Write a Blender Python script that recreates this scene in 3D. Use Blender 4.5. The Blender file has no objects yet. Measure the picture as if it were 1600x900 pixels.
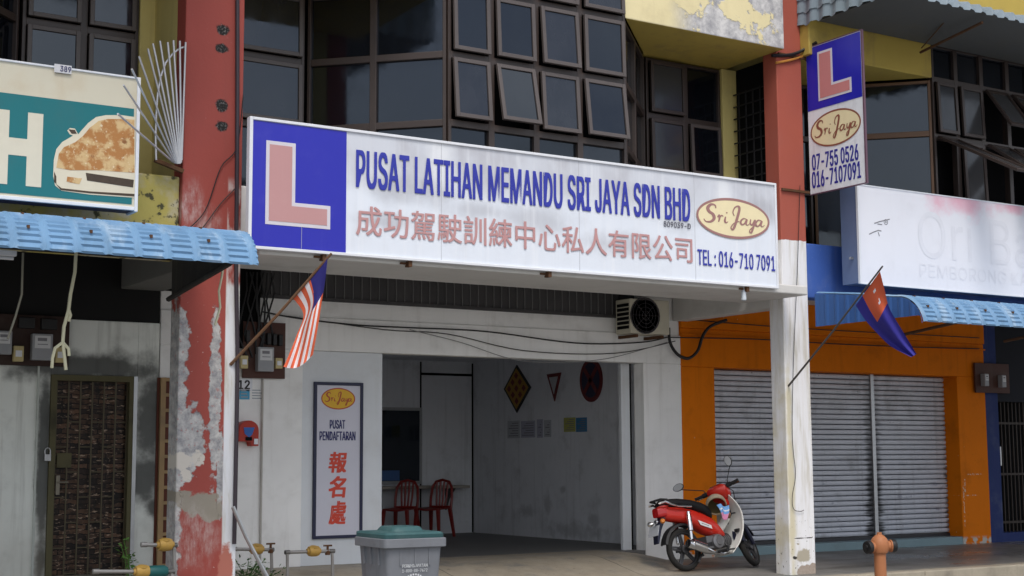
import bpy, bmesh, math, random
from mathutils import Vector, Matrix
random.seed(7)
C = bpy.context.scene
COL = C.collection
R = math.radians
# ------------------------------------------------------------------ camera
EYE = 1.4
YAW, PITCH, ROLL, FPX = .564343, .116860, .0055935, 2274.7
fw = Vector((math.sin(YAW)*math.cos(PITCH), math.cos(YAW)*math.cos(PITCH), math.sin(PITCH)))
rt0 = Vector((math.cos(YAW), -math.sin(YAW), 0))
dn0 = fw.cross(rt0)
rt = rt0*math.cos(ROLL) + dn0*math.sin(ROLL)
dn = dn0*math.cos(ROLL) - rt0*math.sin(ROLL)
cam = bpy.data.objects.new('camera', bpy.data.cameras.new('camera'))
COL.objects.link(cam)
m = Matrix((( rt.x, -dn.x, -fw.x, 0), (rt.y, -dn.y, -fw.y, 0), (rt.z, -dn.z, -fw.z, EYE), (0, 0, 0, 1)))
cam.matrix_world = m
cam.data.sensor_width = 36
cam.data.lens = FPX/1600*36
cam.data.clip_start = .1
cam.data.clip_end = 2000
C.camera = cam
# ------------------------------------------------------------------ light
SUN_EL, SUN_AZ = R(58), R(205)      # azimuth clockwise from +Y: the sun stands over the street, to the left
w = bpy.data.worlds.new('World'); C.world = w; w.use_nodes = True
nt = w.node_tree; nt.nodes.clear()
sky = nt.nodes.new('ShaderNodeTexSky'); sky.sky_type = 'NISHITA'; sky.sun_disc = False
sky.sun_elevation = SUN_EL; sky.sun_rotation = SUN_AZ; sky.air_density = 1.0; sky.dust_density = 4.0; sky.ozone_density = 1.0
hs = nt.nodes.new('ShaderNodeHueSaturation'); hs.inputs['Saturation'].default_value = .8
bg = nt.nodes.new('ShaderNodeBackground'); bg.inputs['Strength'].default_value = .12
wo = nt.nodes.new('ShaderNodeOutputWorld')
tc = nt.nodes.new('ShaderNodeTexCoord'); cn = nt.nodes.new('ShaderNodeTexNoise'); cn.inputs['Scale'].default_value = 3.2; cn.inputs['Detail'].default_value = 7
cr = nt.nodes.new('ShaderNodeMapRange'); cr.inputs[1].default_value = .42; cr.inputs[2].default_value = .62
cm = nt.nodes.new('ShaderNodeMix'); cm.data_type = 'RGBA'; cm.inputs[7].default_value = (7.2, 7.5, 8.0, 1)      # broken white cloud
nt.links.new(tc.outputs['Generated'], cn.inputs['Vector']); nt.links.new(cn.outputs['Fac'], cr.inputs[0]); nt.links.new(cr.outputs[0], cm.inputs[0])
nt.links.new(sky.outputs[0], hs.inputs['Color']); nt.links.new(hs.outputs[0], cm.inputs[6]); nt.links.new(cm.outputs[2], bg.inputs['Color']); nt.links.new(bg.outputs[0], wo.inputs['Surface'])
sl = bpy.data.lights.new('sun', 'SUN'); sl.energy = 1.3; sl.angle = R(22); sl.color = (1, .96, .9)
so = bpy.data.objects.new('sun', sl); COL.objects.link(so)
sd = Vector((math.sin(SUN_AZ)*math.cos(SUN_EL), math.cos(SUN_AZ)*math.cos(SUN_EL), math.sin(SUN_EL)))
so.rotation_euler = sd.to_track_quat('Z', 'Y').to_euler(); so.location = sd*40
vs = C.view_settings
vs.view_transform = 'Standard'; vs.look = 'None'; vs.gamma = 1; vs.use_curve_mapping = False; vs.exposure = .45
C.cycles.max_bounces = 6; C.cycles.use_denoising = True
# ------------------------------------------------------------------ measuring helpers: points on the real planes of the street
def ray(px, py): return rt*((px-800)/FPX) + dn*((py-450)/FPX) + fw
E0 = Vector((0, 0, EYE))
def at(px, py, Y): d = ray(px, py); return E0 + d*(Y/d.y)
def atx(px, py, X): d = ray(px, py); return E0 + d*(X/d.x)
def atz(px, py, z): d = ray(px, py); return E0 + d*((z-EYE)/d.z)
# ------------------------------------------------------------------ materials
class NT:
    def __init__(s, name, rough=.7, spec=.35, metal=0, world=True):
        s.m = bpy.data.materials.new(name); s.m.use_nodes = True
        s.t = s.m.node_tree; s.b = s.t.nodes['Principled BSDF']
        s.b.inputs['Roughness'].default_value = rough
        s.b.inputs['Specular IOR Level'].default_value = spec
        s.b.inputs['Metallic'].default_value = metal
        if world: s.vec = s.t.nodes.new('ShaderNodeNewGeometry').outputs['Position']
        else: s.vec = s.t.nodes.new('ShaderNodeTexCoord').outputs['Object']
        sp = s.t.nodes.new('ShaderNodeSeparateXYZ'); s.t.links.new(s.vec, sp.inputs[0]); s.x, s.y, s.z = sp.outputs
    def put(s, sock, v):
        if hasattr(v, 'links') or isinstance(v, bpy.types.NodeSocket): s.t.links.new(v, sock)
        elif isinstance(v, (tuple, list)) and len(v) == 3 and sock.type == 'RGBA': sock.default_value = (*v, 1)
        else: sock.default_value = v
    def math(s, op, a, b=0., c=None):
        n = s.t.nodes.new('ShaderNodeMath'); n.operation = op
        s.put(n.inputs[0], a); s.put(n.inputs[1], b)
        if c is not None: s.put(n.inputs[2], c)
        return n.outputs[0]
    def mix(s, f, a, b):
        n = s.t.nodes.new('ShaderNodeMix'); n.data_type = 'RGBA'
        s.put(n.inputs[0], f); s.put(n.inputs[6], a); s.put(n.inputs[7], b); return n.outputs[2]
    def rng(s, v, lo, hi, a=0., b=1.):
        n = s.t.nodes.new('ShaderNodeMapRange'); n.interpolation_type = 'SMOOTHSTEP' if lo < hi else 'LINEAR'
        s.put(n.inputs[0], v); s.put(n.inputs[1], lo); s.put(n.inputs[2], hi); s.put(n.inputs[3], a); s.put(n.inputs[4], b); return n.outputs[0]
    def noise(s, scale, detail=4, stretch=(1, 1, 1), off=(0, 0, 0), rough=.6):
        mp = s.t.nodes.new('ShaderNodeMapping'); s.t.links.new(s.vec, mp.inputs[0])
        mp.inputs['Scale'].default_value = stretch; mp.inputs['Location'].default_value = off
        n = s.t.nodes.new('ShaderNodeTexNoise'); s.t.links.new(mp.outputs[0], n.inputs['Vector'])
        n.inputs['Scale'].default_value = scale; n.inputs['Detail'].default_value = detail; n.inputs['Roughness'].default_value = rough
        return n.outputs['Fac']
    def blobs(s, els, axes='xz', ragged=.5, nscale=5, soft=.15):
        """mask of ragged ellipses (c0, c1, r0, r1) in world metres"""
        a, b = {'xz': (s.x, s.z), 'yz': (s.y, s.z), 'xy': (s.x, s.y)}[axes]
        nz = s.math('MULTIPLY', s.math('SUBTRACT', s.noise(nscale, 6, off=(3, 9, 1)), .5), ragged*4)
        out = None
        for c0, c1, r0, r1 in els:
            p = s.math('POWER', s.math('DIVIDE', s.math('SUBTRACT', a, c0), r0), 2.)
            q = s.math('POWER', s.math('DIVIDE', s.math('SUBTRACT', b, c1), r1), 2.)
            d = s.math('ADD', s.math('SQRT', s.math('ADD', p, q)), nz)
            mk = s.rng(d, 1-soft, 1+soft, 1., 0.)
            out = mk if out is None else s.math('MAXIMUM', out, mk)
        return out
    def bump(s, h, strength=.2, dist=.01):
        n = s.t.nodes.new('ShaderNodeBump'); n.inputs['Strength'].default_value = strength; n.inputs['Distance'].default_value = dist
        s.put(n.inputs['Height'], h); s.t.links.new(n.outputs[0], s.b.inputs['Normal'])
    def done(s, col): s.put(s.b.inputs['Base Color'], col); return s.m
def sc3(c, k): return tuple(min(1, v*k) for v in c)
def paint(name, col, rough=.75, spec=.3, vary=.12, vs=1.5, dirt=(.12, .11, .09), dirt_amt=.25, streak=.25, bump=.15, bs=30, metal=0, world=True, extra=None, speck=0):
    n = NT(name, rough, spec, metal, world)
    c = n.mix(n.noise(vs, 5), sc3(col, 1-vary), sc3(col, 1+vary))
    if dirt_amt: c = n.mix(n.math('MULTIPLY', n.rng(n.noise(2.3, 8, off=(5, 2, 7)), .5, .78), dirt_amt), c, dirt)
    if streak: c = n.mix(n.math('MULTIPLY', n.rng(n.noise(1, 6, stretch=(9, 9, .5), off=(1, 4, 2)), .52, .8), streak), c, dirt)
    if speck: c = n.mix(n.math('MULTIPLY', n.rng(n.noise(38, 2, off=(2, 2, 8)), .68, .74), speck), c, dirt)
    if extra: c = extra(n, c)
    pl = getattr(n, 'peel', None)
    if pl is not None: n.bump(n.math('SUBTRACT', n.math('MULTIPLY', n.noise(bs, 5), .25), pl), .6, .012)
    elif bump: n.bump(n.noise(bs, 5), bump)
    return n.done(c)
def plain(name, col, rough=.5, spec=.4, metal=0, vary=.08, vs=8, bump=0, world=False):
    return paint(name, col, rough, spec, vary, vs, dirt_amt=.0, streak=0, bump=bump, metal=metal, world=world)
# ------------------------------------------------------------------ mesh builder
class MB:
    def __init__(s): s.v = []; s.f = []; s.k = []; s.mi = 0
    def mat(s, i): s.mi = i; return s
    def add(s, vs, fs):
        o = len(s.v); s.v += [Vector(p) for p in vs]
        for f in fs: s.f.append([i+o for i in f]); s.k.append(s.mi)
        return s
    def box(s, x0, x1, y0, y1, z0, z1):
        vs = [(x, y, z) for z in (z0, z1) for y in (y0, y1) for x in (x0, x1)]
        return s.add(vs, [(0, 2, 3, 1), (4, 5, 7, 6), (0, 1, 5, 4), (2, 6, 7, 3), (0, 4, 6, 2), (1, 3, 7, 5)])
    def obox(s, a, b, wid, hgt, up=(0, 0, 1)):
        """bar from a to b with a rectangular section"""
        a, b = Vector(a), Vector(b); d = (b-a).normalized(); u = Vector(up)
        sd_ = d.cross(u).normalized(); u = sd_.cross(d).normalized()
        vs = [p + sd_*i*wid/2 + u*j*hgt/2 for p in (a, b) for i, j in ((-1, -1), (1, -1), (1, 1), (-1, 1))]
        return s.add(vs, [(3, 2, 1, 0), (4, 5, 6, 7), (0, 1, 5, 4), (1, 2, 6, 5), (2, 3, 7, 6), (3, 0, 4, 7)])
    def prism(s, pts, ext):
        """closed polygon of 3D points extruded by a vector"""
        n = len(pts); ext = Vector(ext); p = [Vector(q) for q in pts]
        nrm = Vector((0, 0, 0))
        for i in range(n): nrm += p[i].cross(p[(i+1) % n])
        if nrm.dot(ext) > 0: p.reverse()
        vs = p + [q+ext for q in p]
        return s.add(vs, [tuple(range(n)), tuple(range(2*n-1, n-1, -1))] + [(i, i+n, (i+1) % n+n, (i+1) % n) for i in range(n)])
    def tube(s, pts, r, n=8, cap=True):
        pts = [Vector(p) for p in pts]; m_ = len(pts)
        rs = r if isinstance(r, (list, tuple)) else [r]*m_
        ref = None; vs = []
        for i, p in enumerate(pts):
            t = (pts[min(i+1, m_-1)] - pts[max(i-1, 0)]).normalized()
            if ref is None: ref = t.orthogonal().normalized()
            ref = (ref - t*ref.dot(t)).normalized(); bi = t.cross(ref)
            vs += [p + (ref*math.cos(a) + bi*math.sin(a))*rs[i] for a in [2*math.pi*j/n for j in range(n)]]
        fs = [(i*n+j, i*n+(j+1) % n, (i+1)*n+(j+1) % n, (i+1)*n+j) for i in range(m_-1) for j in range(n)]
        if cap: fs += [tuple(reversed(range(n))), tuple((m_-1)*n+j for j in range(n))]
        return s.add(vs, fs)
    def lathe(s, c, axis, prof, n=24):
        """prof: list of (distance along the axis, radius)"""
        axis = Vector(axis).normalized(); u = axis.orthogonal().normalized(); w_ = axis.cross(u); c = Vector(c)
        vs = []; m_ = len(prof)
        for t, r in prof: vs += [c + axis*t + (u*math.cos(a) + w_*math.sin(a))*max(r, 1e-4) for a in [2*math.pi*j/n for j in range(n)]]
        fs = [(i*n+j, i*n+(j+1) % n, (i+1)*n+(j+1) % n, (i+1)*n+j) for i in range(m_-1) for j in range(n)]
        fs += [tuple(reversed(range(n))), tuple((m_-1)*n+j for j in range(n))]
        return s.add(vs, fs)
    def loft(s, secs, cap=True):
        """skin through closed sections with the same number of points"""
        n = len(secs[0]); vs = [p for q in secs for p in q]
        fs = [(i*n+j, i*n+(j+1) % n, (i+1)*n+(j+1) % n, (i+1)*n+j) for i in range(len(secs)-1) for j in range(n)]
        if cap: fs += [tuple(reversed(range(n))), tuple((len(secs)-1)*n+j for j in range(n))]
        return s.add(vs, fs)
    def grid(s, fn, nu, nv, matfn=None):
        o = len(s.v)
        for i in range(nu+1):
            for j in range(nv+1): s.v.append(Vector(fn(i/nu, j/nv)))
        for i in range(nu):
            for j in range(nv):
                a = o+i*(nv+1)+j; s.f.append([a, a+1, a+nv+2, a+nv+1]); s.k.append(matfn((i+.5)/nu, (j+.5)/nv) if matfn else s.mi)
        return s
    def build(s, name, mats, parent=None, bevel=0, smooth=False, fix=True, solid=0, subsurf=0):
        me = bpy.data.meshes.new(name)
        sh = Vector((0, 0, 0)); q = parent
        while q: sh += q.location; q = q.parent
        me.from_pydata([p-sh for p in s.v], [], s.f)
        if not isinstance(mats, (list, tuple)): mats = [mats]
        for mm in mats: me.materials.append(mm)
        for p, k in zip(me.polygons, s.k): p.material_index = k
        if fix:
            b = bmesh.new(); b.from_mesh(me); bmesh.ops.recalc_face_normals(b, faces=b.faces); b.to_mesh(me); b.free()
        if smooth:
            me.shade_smooth(); me.set_sharp_from_angle(angle=R(40) if smooth is True else R(smooth))
        o = bpy.data.objects.new(name, me); COL.objects.link(o); o.parent = parent
        if solid: x = o.modifiers.new('s', 'SOLIDIFY'); x.thickness = solid; x.offset = 0
        if bevel:
            x = o.modifiers.new('b', 'BEVEL'); x.width = bevel; x.segments = 2; x.limit_method = 'ANGLE'; x.angle_limit = R(40)
        if subsurf: x = o.modifiers.new('u', 'SUBSURF'); x.levels = subsurf; x.render_levels = subsurf
        return o
def thing(name, loc, label, cat, group=None):
    o = bpy.data.objects.new(name, None); COL.objects.link(o); o.location = loc; o.empty_display_size = .2
    o['label'] = label; o['category'] = cat
    if group: o['group'] = group
    return o
def tag(o, label, cat, group=None):
    o['label'] = label; o['category'] = cat
    if group: o['group'] = group
    return o
def struct(o, kind='structure'): o['kind'] = kind; return o
def dup(root, loc=None, rotz=None, label=None):
    r = root.copy(); COL.objects.link(r)
    if loc is not None: r.location = loc
    if rotz is not None: r.rotation_euler.z = rotz
    if label: r['label'] = label
    def rec(a, b):
        for ch in a.children:
            c = ch.copy(); COL.objects.link(c); c.parent = b; rec(ch, c)
    kids = list(root.children)
    for ch in kids:
        c = ch.copy(); COL.objects.link(c); c.parent = r
        for g in list(ch.children): d = g.copy(); COL.objects.link(d); d.parent = c
    return r
# ------------------------------------------------------------------ lettering
try: FACE = bpy.data.fonts.load(bpy.utils.system_resource('DATAFILES') + '/fonts/Inter.woff2')
except Exception: FACE = None
def text_into(mb, body, o, u, v, wid, hgt, bold=0., shear=0., ext=.0015):
    """letters fitted to a wid x hgt box whose lower left corner is o, in the plane of u and v"""
    cu = bpy.data.curves.new('letters', 'FONT'); cu.body = body; cu.shear = shear; cu.resolution_u = 4; cu.space_character = 1.0 if len(body) < 3 else 1.03
    if FACE and body.isascii(): cu.font = FACE
    ob = bpy.data.objects.new('letters', cu); COL.objects.link(ob)
    dg = bpy.context.evaluated_depsgraph_get(); dg.update()
    me = bpy.data.meshes.new_from_object(ob.evaluated_get(dg))
    xs = [p.co.x for p in me.vertices]; ys = [p.co.y for p in me.vertices]
    if xs:
        x0, x1, y0, y1 = min(xs), max(xs), min(ys), max(ys); kx = wid/(x1-x0); ky = hgt/(y1-y0)
        o, u, v = Vector(o), Vector(u), Vector(v); n = u.cross(v)
        bx = bold*hgt; by = bold*hgt*.6
        kx = (wid-2*bx)/(x1-x0); ky = (hgt-2*by)/(y1-y0)
        for q, (i, j) in enumerate(((-1, -1), (1, -1), (1, 1), (-1, 1)) if bold else ((0, 0),)):   # a heavier face: the same outline inked again a hair to each side
            for fi, pl in enumerate(me.polygons):   # every facet a hair apart, so overlapping strokes never share a plane
                mb.add([o + u*((p.x-x0)*kx+bx*(1+i)) + v*((p.y-y0)*ky+by*(1+j)) + n*(ext+q*.0006+(fi % 20)*2.5e-5) for p in (me.vertices[k].co for k in pl.vertices)], [tuple(range(len(pl.vertices)))])
    bpy.data.objects.remove(ob); bpy.data.curves.remove(cu); bpy.data.meshes.remove(me)
def catmull(pts, k=8):
    out = []
    for i in range(len(pts)-1):
        p0, p1, p2, p3 = pts[max(i-1, 0)], pts[i], pts[i+1], pts[min(i+2, len(pts)-1)]
        for j in range(k):
            t = j/k
            out.append(tuple(.5*(2*p1[a] + (p2[a]-p0[a])*t + (2*p0[a]-5*p1[a]+4*p2[a]-p3[a])*t*t + (3*p1[a]-p0[a]-3*p2[a]+p3[a])*t**3) for a in (0, 1)))
    out.append(tuple(pts[-1])); return out
A_ = [(6.62, 1.95), (6.15, 2.0), (5.72, 1.45), (5.85, .98), (6.25, 1.1), (6.68, 1.9), (6.55, 1.15), (6.8, .95), (7.1, 1.25)]
SCRIPT = [([(1.95, 3.25), (1.8, 3.75), (1.2, 3.8), (.72, 3.2), (.9, 2.6), (1.5, 2.15), (1.62, 1.45), (1.1, .9), (.4, .85), (.08, 1.25)], .40),
          ([(2.15, 1.75), (2.4, 2.15), (2.45, 1.6), (2.3, 1.0)], .26), ([(2.4, 1.6), (2.75, 2.1), (3.05, 2.0)], .24),
          ([(3.4, 2.0), (3.28, 1.3), (3.45, .98), (3.75, 1.2)], .25), ([(3.55, 2.6), (3.66, 2.78)], .28),
          ([(4.75, 2.3), (4.55, 2.9), (4.85, 3.7), (5.4, 4.0), (5.55, 3.5), (5.2, 2.0), (4.75, .5), (4.4, -.1), (4.2, .3), (4.7, 1.05), (5.5, 1.45)], .30),
          (A_, .24), ([(7.3, 2.0), (7.22, 1.4), (7.45, 1.05), (7.95, 1.95), (7.7, .8), (7.35, -.2), (7.1, -.25), (7.15, .2), (7.8, .9), (8.2, 1.1)], .24),
          ([(x+2.35, y) for x, y in A_], .24)]
def script_into(mb, o, u, v, wid, hgt, ext=.004):
    o, u, v = Vector(o), Vector(u), Vector(v); n = u.cross(v); kx, ky = wid/9.4, hgt/4.4
    for q, (pts, w_) in enumerate(SCRIPT):
        c = catmull(pts); m_ = len(c); L, Rr = [], []
        for i, p in enumerate(c):
            a, b = c[max(i-1, 0)], c[min(i+1, m_-1)]; dx, dy = b[0]-a[0], b[1]-a[1]; l = math.hypot(dx, dy) or 1
            t = i/(m_-1); hw = w_*.5*(.55+.5*math.sin(math.pi*min(1, t*1.1)))*(1+.25*dy/l*-1)
            for lst, sg in ((L, 1), (Rr, -1)):
                lst.append(o + u*(p[0]-dy/l*hw*sg)*kx + v*(p[1]+.3+dx/l*hw*sg)*ky + n*(ext + q*.0003 + i*.00001))
        mb.add(L+Rr, [(i, i+m_, i+1+m_, i+1) for i in range(m_-1)])
def ellipse_into(mb, c, u, v, a, b, ext, inner=0, n=56):
    c, u, v = Vector(c), Vector(u), Vector(v); nn = u.cross(v)*ext
    P = [c + u*a*math.cos(2*math.pi*i/n) + v*b*math.sin(2*math.pi*i/n) + nn for i in range(n)]
    if not inner: mb.add(P, [tuple(range(n))])
    else:
        Q = [c + u*(a-inner)*math.cos(2*math.pi*i/n) + v*(b-inner)*math.sin(2*math.pi*i/n) + nn for i in range(n)]
        mb.add(P+Q, [(i, (i+1) % n, (i+1) % n+n, i+n) for i in range(n)])
UX, UZ, UYn = Vector((1, 0, 0)), Vector((0, 0, 1)), Vector((0, -1, 0))
def pxtext(mb, body, Y, x0, x1, y0t, y0b, **k):
    """text on a street-facing plane: left/right pixel, top and bottom pixel at the left end"""
    a = at(x0, y0b, Y); b = at(x0, y0t, Y); c = at(x1, 300, Y)
    text_into(mb, body, a, UX, UZ, c.x-a.x, b.z-a.z, **k)
def pxpoly(mb, pts, Y, ext=(0, -.002, 0)):
    mb.prism([at(x, y, Y) for x, y in pts], ext)
# ================================================================== key dimensions
F, W = 13.2, 15.35                 # street face of the pillars, shop front
PLx = (4.65, 5.25); PRx = (12.28, 12.70); PD = .25
YB, YR = 13.05, 14.17              # face of the bays and parapets, rear window line
KERB = 12.66
ROAD = -.2
Z3 = [4.19, 4.93, 5.67, 6.41, 7.15, 7.9]
# ------------------------------------------------------------------ shared materials
m_red = paint('red_wall_paint', (.34, .075, .06), .6, vary=.1, dirt=(.2, .06, .05), dirt_amt=.3, streak=.25, speck=.25)
DK = (.10, .095, .09)
def left_pillar_extra(n, c):
    X = lambda x, y: at(x, y, F)
    E = lambda x, y, rx, ry: (X(x, y).x, X(x, y).z, rx/135, ry/150)
    gr = n.mix(n.rng(n.noise(9, 9, rough=.75), .3, .7), (.22, .22, .24), (.60, .59, .57)); gr = n.mix(n.math('MULTIPLY', n.rng(n.noise(33, 5), .6, .66), .6), gr, (.42, .16, .14))
    mk = n.blobs([E(284, 690, 30, 58), E(272, 600, 17, 120), E(336, 615, 8, 120), E(280, 530, 13, 45), E(344, 740, 5, 60), E(265, 800, 14, 160)], ragged=.4, nscale=11, soft=.09)
    n.peel = mk
    c = n.mix(mk, c, gr)
    c = n.mix(n.blobs([E(285, 722, 13, 12), E(310, 717, 8, 11), E(290, 742, 7, 9)], ragged=.5, nscale=16, soft=.1), c, (.62, .58, .52))
    c = n.mix(n.blobs([E(312, 788, 30, 16), E(330, 800, 17, 14), E(280, 775, 18, 8)], ragged=.35, nscale=10, soft=.12), c, (.30, .27, .22))
    chalk = n.math('MULTIPLY', n.blobs([E(298, 330, 14, 42), E(318, 350, 20, 25), E(300, 840, 30, 40)], ragged=.5, nscale=4, soft=.5), n.rng(n.noise(14, 8, stretch=(1, 1, .35), rough=.75), .35, .8, 0., .75))
    c = n.mix(chalk, c, (.62, .55, .52))
    stripe = n.rng(n.x, 5.10, 5.115); low = n.rng(n.z, 3.05, 3.12, 1., 0.); upm = n.math('MULTIPLY', stripe, n.math('MULTIPLY', n.rng(n.z, 4.0, 4.15, 1., 0.), n.rng(n.noise(7, 6, stretch=(1, 1, .3)), .42, .56)))
    wh = n.mix(n.rng(n.noise(3, 6, stretch=(3, 3, .5)), .45, .8), (.74, .76, .80), (.5, .46, .36))
    c = n.mix(upm, c, (.6, .52, .5))
    c = n.mix(n.math('MULTIPLY', stripe, low), c, wh)
    c = n.mix(n.blobs([E(352, 890, 10, 34)], ragged=.3, nscale=14), c, (.45, .16, .12))
    c = n.mix(n.math('MULTIPLY', n.rng(n.noise(20, 8, off=(3, 1, 5), rough=.7), .64, .68), n.rng(n.z, 2.2, 3.2, .8, .15)), c, (.66, .60, .57))
    holes = n.blobs([E(347, 46, 9, 8), E(347, 76, 9, 7), E(347, 164, 9, 9), E(347, 196, 8, 8)], ragged=.4, nscale=11, soft=.2)
    return n.mix(holes, c, n.mix(n.rng(n.noise(50, 3), .5, .7), (.012, .011, .01), (.2, .19, .18)))
m_pillar_l = paint('peeling_red_paint', (.34, .070, .055), .65, vary=.1, dirt=(.2, .06, .05), dirt_amt=.25, streak=.2, speck=.2, extra=left_pillar_extra, bump=.25)
def right_pillar_extra(n, c):
    zr = at(1230, 375, F).z
    edge = n.math('ADD', n.z, n.math('MULTIPLY', n.math('SUBTRACT', n.noise(9, 4), .5), .05))
    wh = n.mix(n.rng(n.noise(2, 7, stretch=(5, 5, .6)), .42, .75), (.80, .80, .82), (.56, .53, .46))
    wh = n.mix(n.math('MULTIPLY', n.rng(n.noise(3, 6, stretch=(8, 8, .35), off=(4, 1, 1)), .55, .75), .35), wh, (.40, .32, .2))
    wh = n.mix(n.blobs([(12.33, .9, .05, 1.4)], ragged=.6, nscale=3, soft=.5), wh, (.62, .57, .42))
    wh = n.mix(n.math('MULTIPLY', n.rng(n.noise(26, 4, off=(9, 0, 0)), .64, .68), n.rng(n.z, .3, .9, 1., 0.)), wh, (.08, .07, .06))
    wh = n.mix(n.blobs([(12.50, .22, .13, .08), (12.42, .36, .02, .012)], ragged=.3, nscale=12), wh, (.42, .38, .30))
    wh = n.mix(n.blobs([(12.56, .03, .18, .075), (12.66, .08, .07, .05)], ragged=.25, nscale=14, soft=.05), wh, n.mix(n.noise(30, 5), (.25, .2, .16), (.5, .42, .36)))
    wh = n.mix(n.blobs([(12.36, .20, .035, .022), (12.45, .43, .10, .006), (12.60, .43, .05, .006)], ragged=.5, nscale=24), wh, (.05, .045, .04))
    return n.mix(n.rng(edge, zr-.006, zr+.006), wh, c)
m_pillar_r = paint('red_over_white_pillar_paint', (.38, .095, .065), .65, vary=.08, dirt=(.3, .12, .1), dirt_amt=.25, streak=.15, extra=right_pillar_extra)
m_white = paint('white_wall_paint', (.84, .84, .83), .75, dirt=(.30, .28, .24), dirt_amt=.3, streak=.25)
m_white_old = paint('stained_pale_wall_paint', (.50, .53, .50), .8, dirt=(.05, .05, .05), dirt_amt=.45, streak=.5, vary=.15)
m_panel = paint('pale_blue_grey_panel', (.68, .71, .74), .55, dirt=(.4, .38, .34), dirt_amt=.2, streak=.2)
m_soffit = paint('grey_white_soffit_paint', (.60, .59, .57), .8, dirt=(.32, .30, .28), dirt_amt=.35, streak=0)
def parapet_extra(n, c):
    pk = n.rng(n.noise(1.5, 9, off=(2, 5, 3.3), rough=.62), .488, .51)
    pk = n.math('MULTIPLY', pk, n.rng(n.x, 10.4, 10.9))
    n.peel = pk
    gr = n.mix(n.rng(n.noise(7, 9, rough=.7), .3, .7), (.30, .30, .32), (.68, .67, .66))
    c = n.mix(pk, c, gr)
    return n.mix(n.math('MULTIPLY', n.rng(n.noise(6, 8), .66, .7), .7), c, (.1, .09, .07))
m_parapet = paint('peeling_cream_yellow_paint', (.76, .67, .40), .8, vary=.08, dirt=(.5, .42, .25), dirt_amt=.4, streak=.3, extra=parapet_extra, bump=.3)
m_yellow = paint('mustard_wall_paint', (.46, .34, .075), .75, dirt=(.2, .15, .08), dirt_amt=.5, streak=.3)
m_yellow_pale = paint('pale_yellow_wall_paint', (.62, .52, .2), .75, dirt=(.3, .24, .12), dirt_amt=.4, streak=.4)
def spandrel_extra(n, c):
    c = n.mix(n.rng(n.noise(2.5, 8, off=(8, 1, 1)), .42, .62), c, (.50, .46, .36))
    return n.mix(n.rng(n.noise(9, 8, off=(1, 6, 1)), .56, .64), c, (.08, .075, .04))
m_spandrel = paint('mouldy_yellow_plaster', (.50, .42, .12), .85, extra=spandrel_extra, bump=.3)
m_blue_wall = paint('blue_wall_paint', (.05, .12, .42), .7, dirt=(.3, .33, .4), dirt_amt=.25, streak=.15, speck=.3)
def orange_extra(n, c):
    c = n.mix(n.rng(n.noise(14, 6, off=(6, 6, 1)), .70, .73), c, (.6, .5, .35))
    sc = n.blobs([(at(1522, 741, W).x, at(1522, 741, W).z, .16, .010), (at(1518, 774, W).x, at(1518, 774, W).z, .18, .008), (at(1507, 790, W).x, at(1507, 790, W).z, .014, .35), (at(1508, 755, W).x, .95, .012, .12), (at(1548, 690, W).x, 1.5, .012, .2)], ragged=.7, nscale=16, soft=.2)
    c = n.mix(n.math('MULTIPLY', sc, n.rng(n.noise(34, 4), .48, .56)), c, (.62, .55, .42))
    lowm = n.math('MULTIPLY', n.rng(n.z, .13, .2, 1., 0.), n.rng(n.noise(7, 5), .42, .5))
    return n.mix(lowm, c, (.5, .48, .44))
m_orange = paint('orange_wall_paint', (.70, .175, .003), .7, .12, vary=.1, dirt=(.35, .09, .004), dirt_amt=.5, streak=.35, speck=.5, extra=orange_extra)
m_frame = plain('dark_brown_window_frame', (.045, .032, .028), .4, .5, vary=.25, vs=3)
m_frame_l = plain('grey_brown_casement_frame', (.085, .07, .066), .4, .5, vary=.25, vs=3)
m_frame_b = plain('brown_bay_frame', (.14, .075, .04), .45, .4, vary=.2, vs=3)
def glass(name, col, rough=.03, spec=.5):
    n = NT(name, rough, spec); c = n.mix(n.noise(2, 4), sc3(col, .7), sc3(col, 1.3))
    oi = n.t.nodes.new('ShaderNodeObjectInfo'); c = n.mix(n.math('MULTIPLY', n.rng(oi.outputs['Random'], .62, 1.), n.rng(n.noise(1.6, 7, stretch=(1, 1, .5)), .3, .7, .25, 1.)), c, (.03, .031, .036))
    n.b.inputs['Specular Tint'].default_value = (.78, .88, 1, 1)
    n.put(n.b.inputs['Roughness'], n.rng(n.noise(5, 6), .3, .8, rough, rough+.12))
    n.bump(n.noise(1.3, 1), .03, .02); return n.done(c)
m_glass = glass('dark_tinted_glass', (.005, .006, .009), .03, .8)
m_glass_c = glass('dusty_curtained_glass', (.05, .05, .052), .1, .4)
m_black = plain('dark_opening', (.006, .006, .007), .9, .1)
m_louvre = paint('charcoal_louvre_panel', (.055, .053, .055), .6, dirt=(.12, .115, .11), dirt_amt=.4, streak=.3)
m_steel = plain('galvanised_steel', (.45, .46, .47), .38, .5, .85, vary=.2)
m_rust = paint('rusty_iron', (.10, .045, .02), .8, vary=.4, vs=12, world=False)
m_iron = plain('black_iron', (.012, .012, .013), .5, .4)
m_cable = plain('black_cable', (.01, .01, .011), .5, .4)
m_navy = plain('navy_print', (.012, .014, .12), .4, .4)
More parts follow.
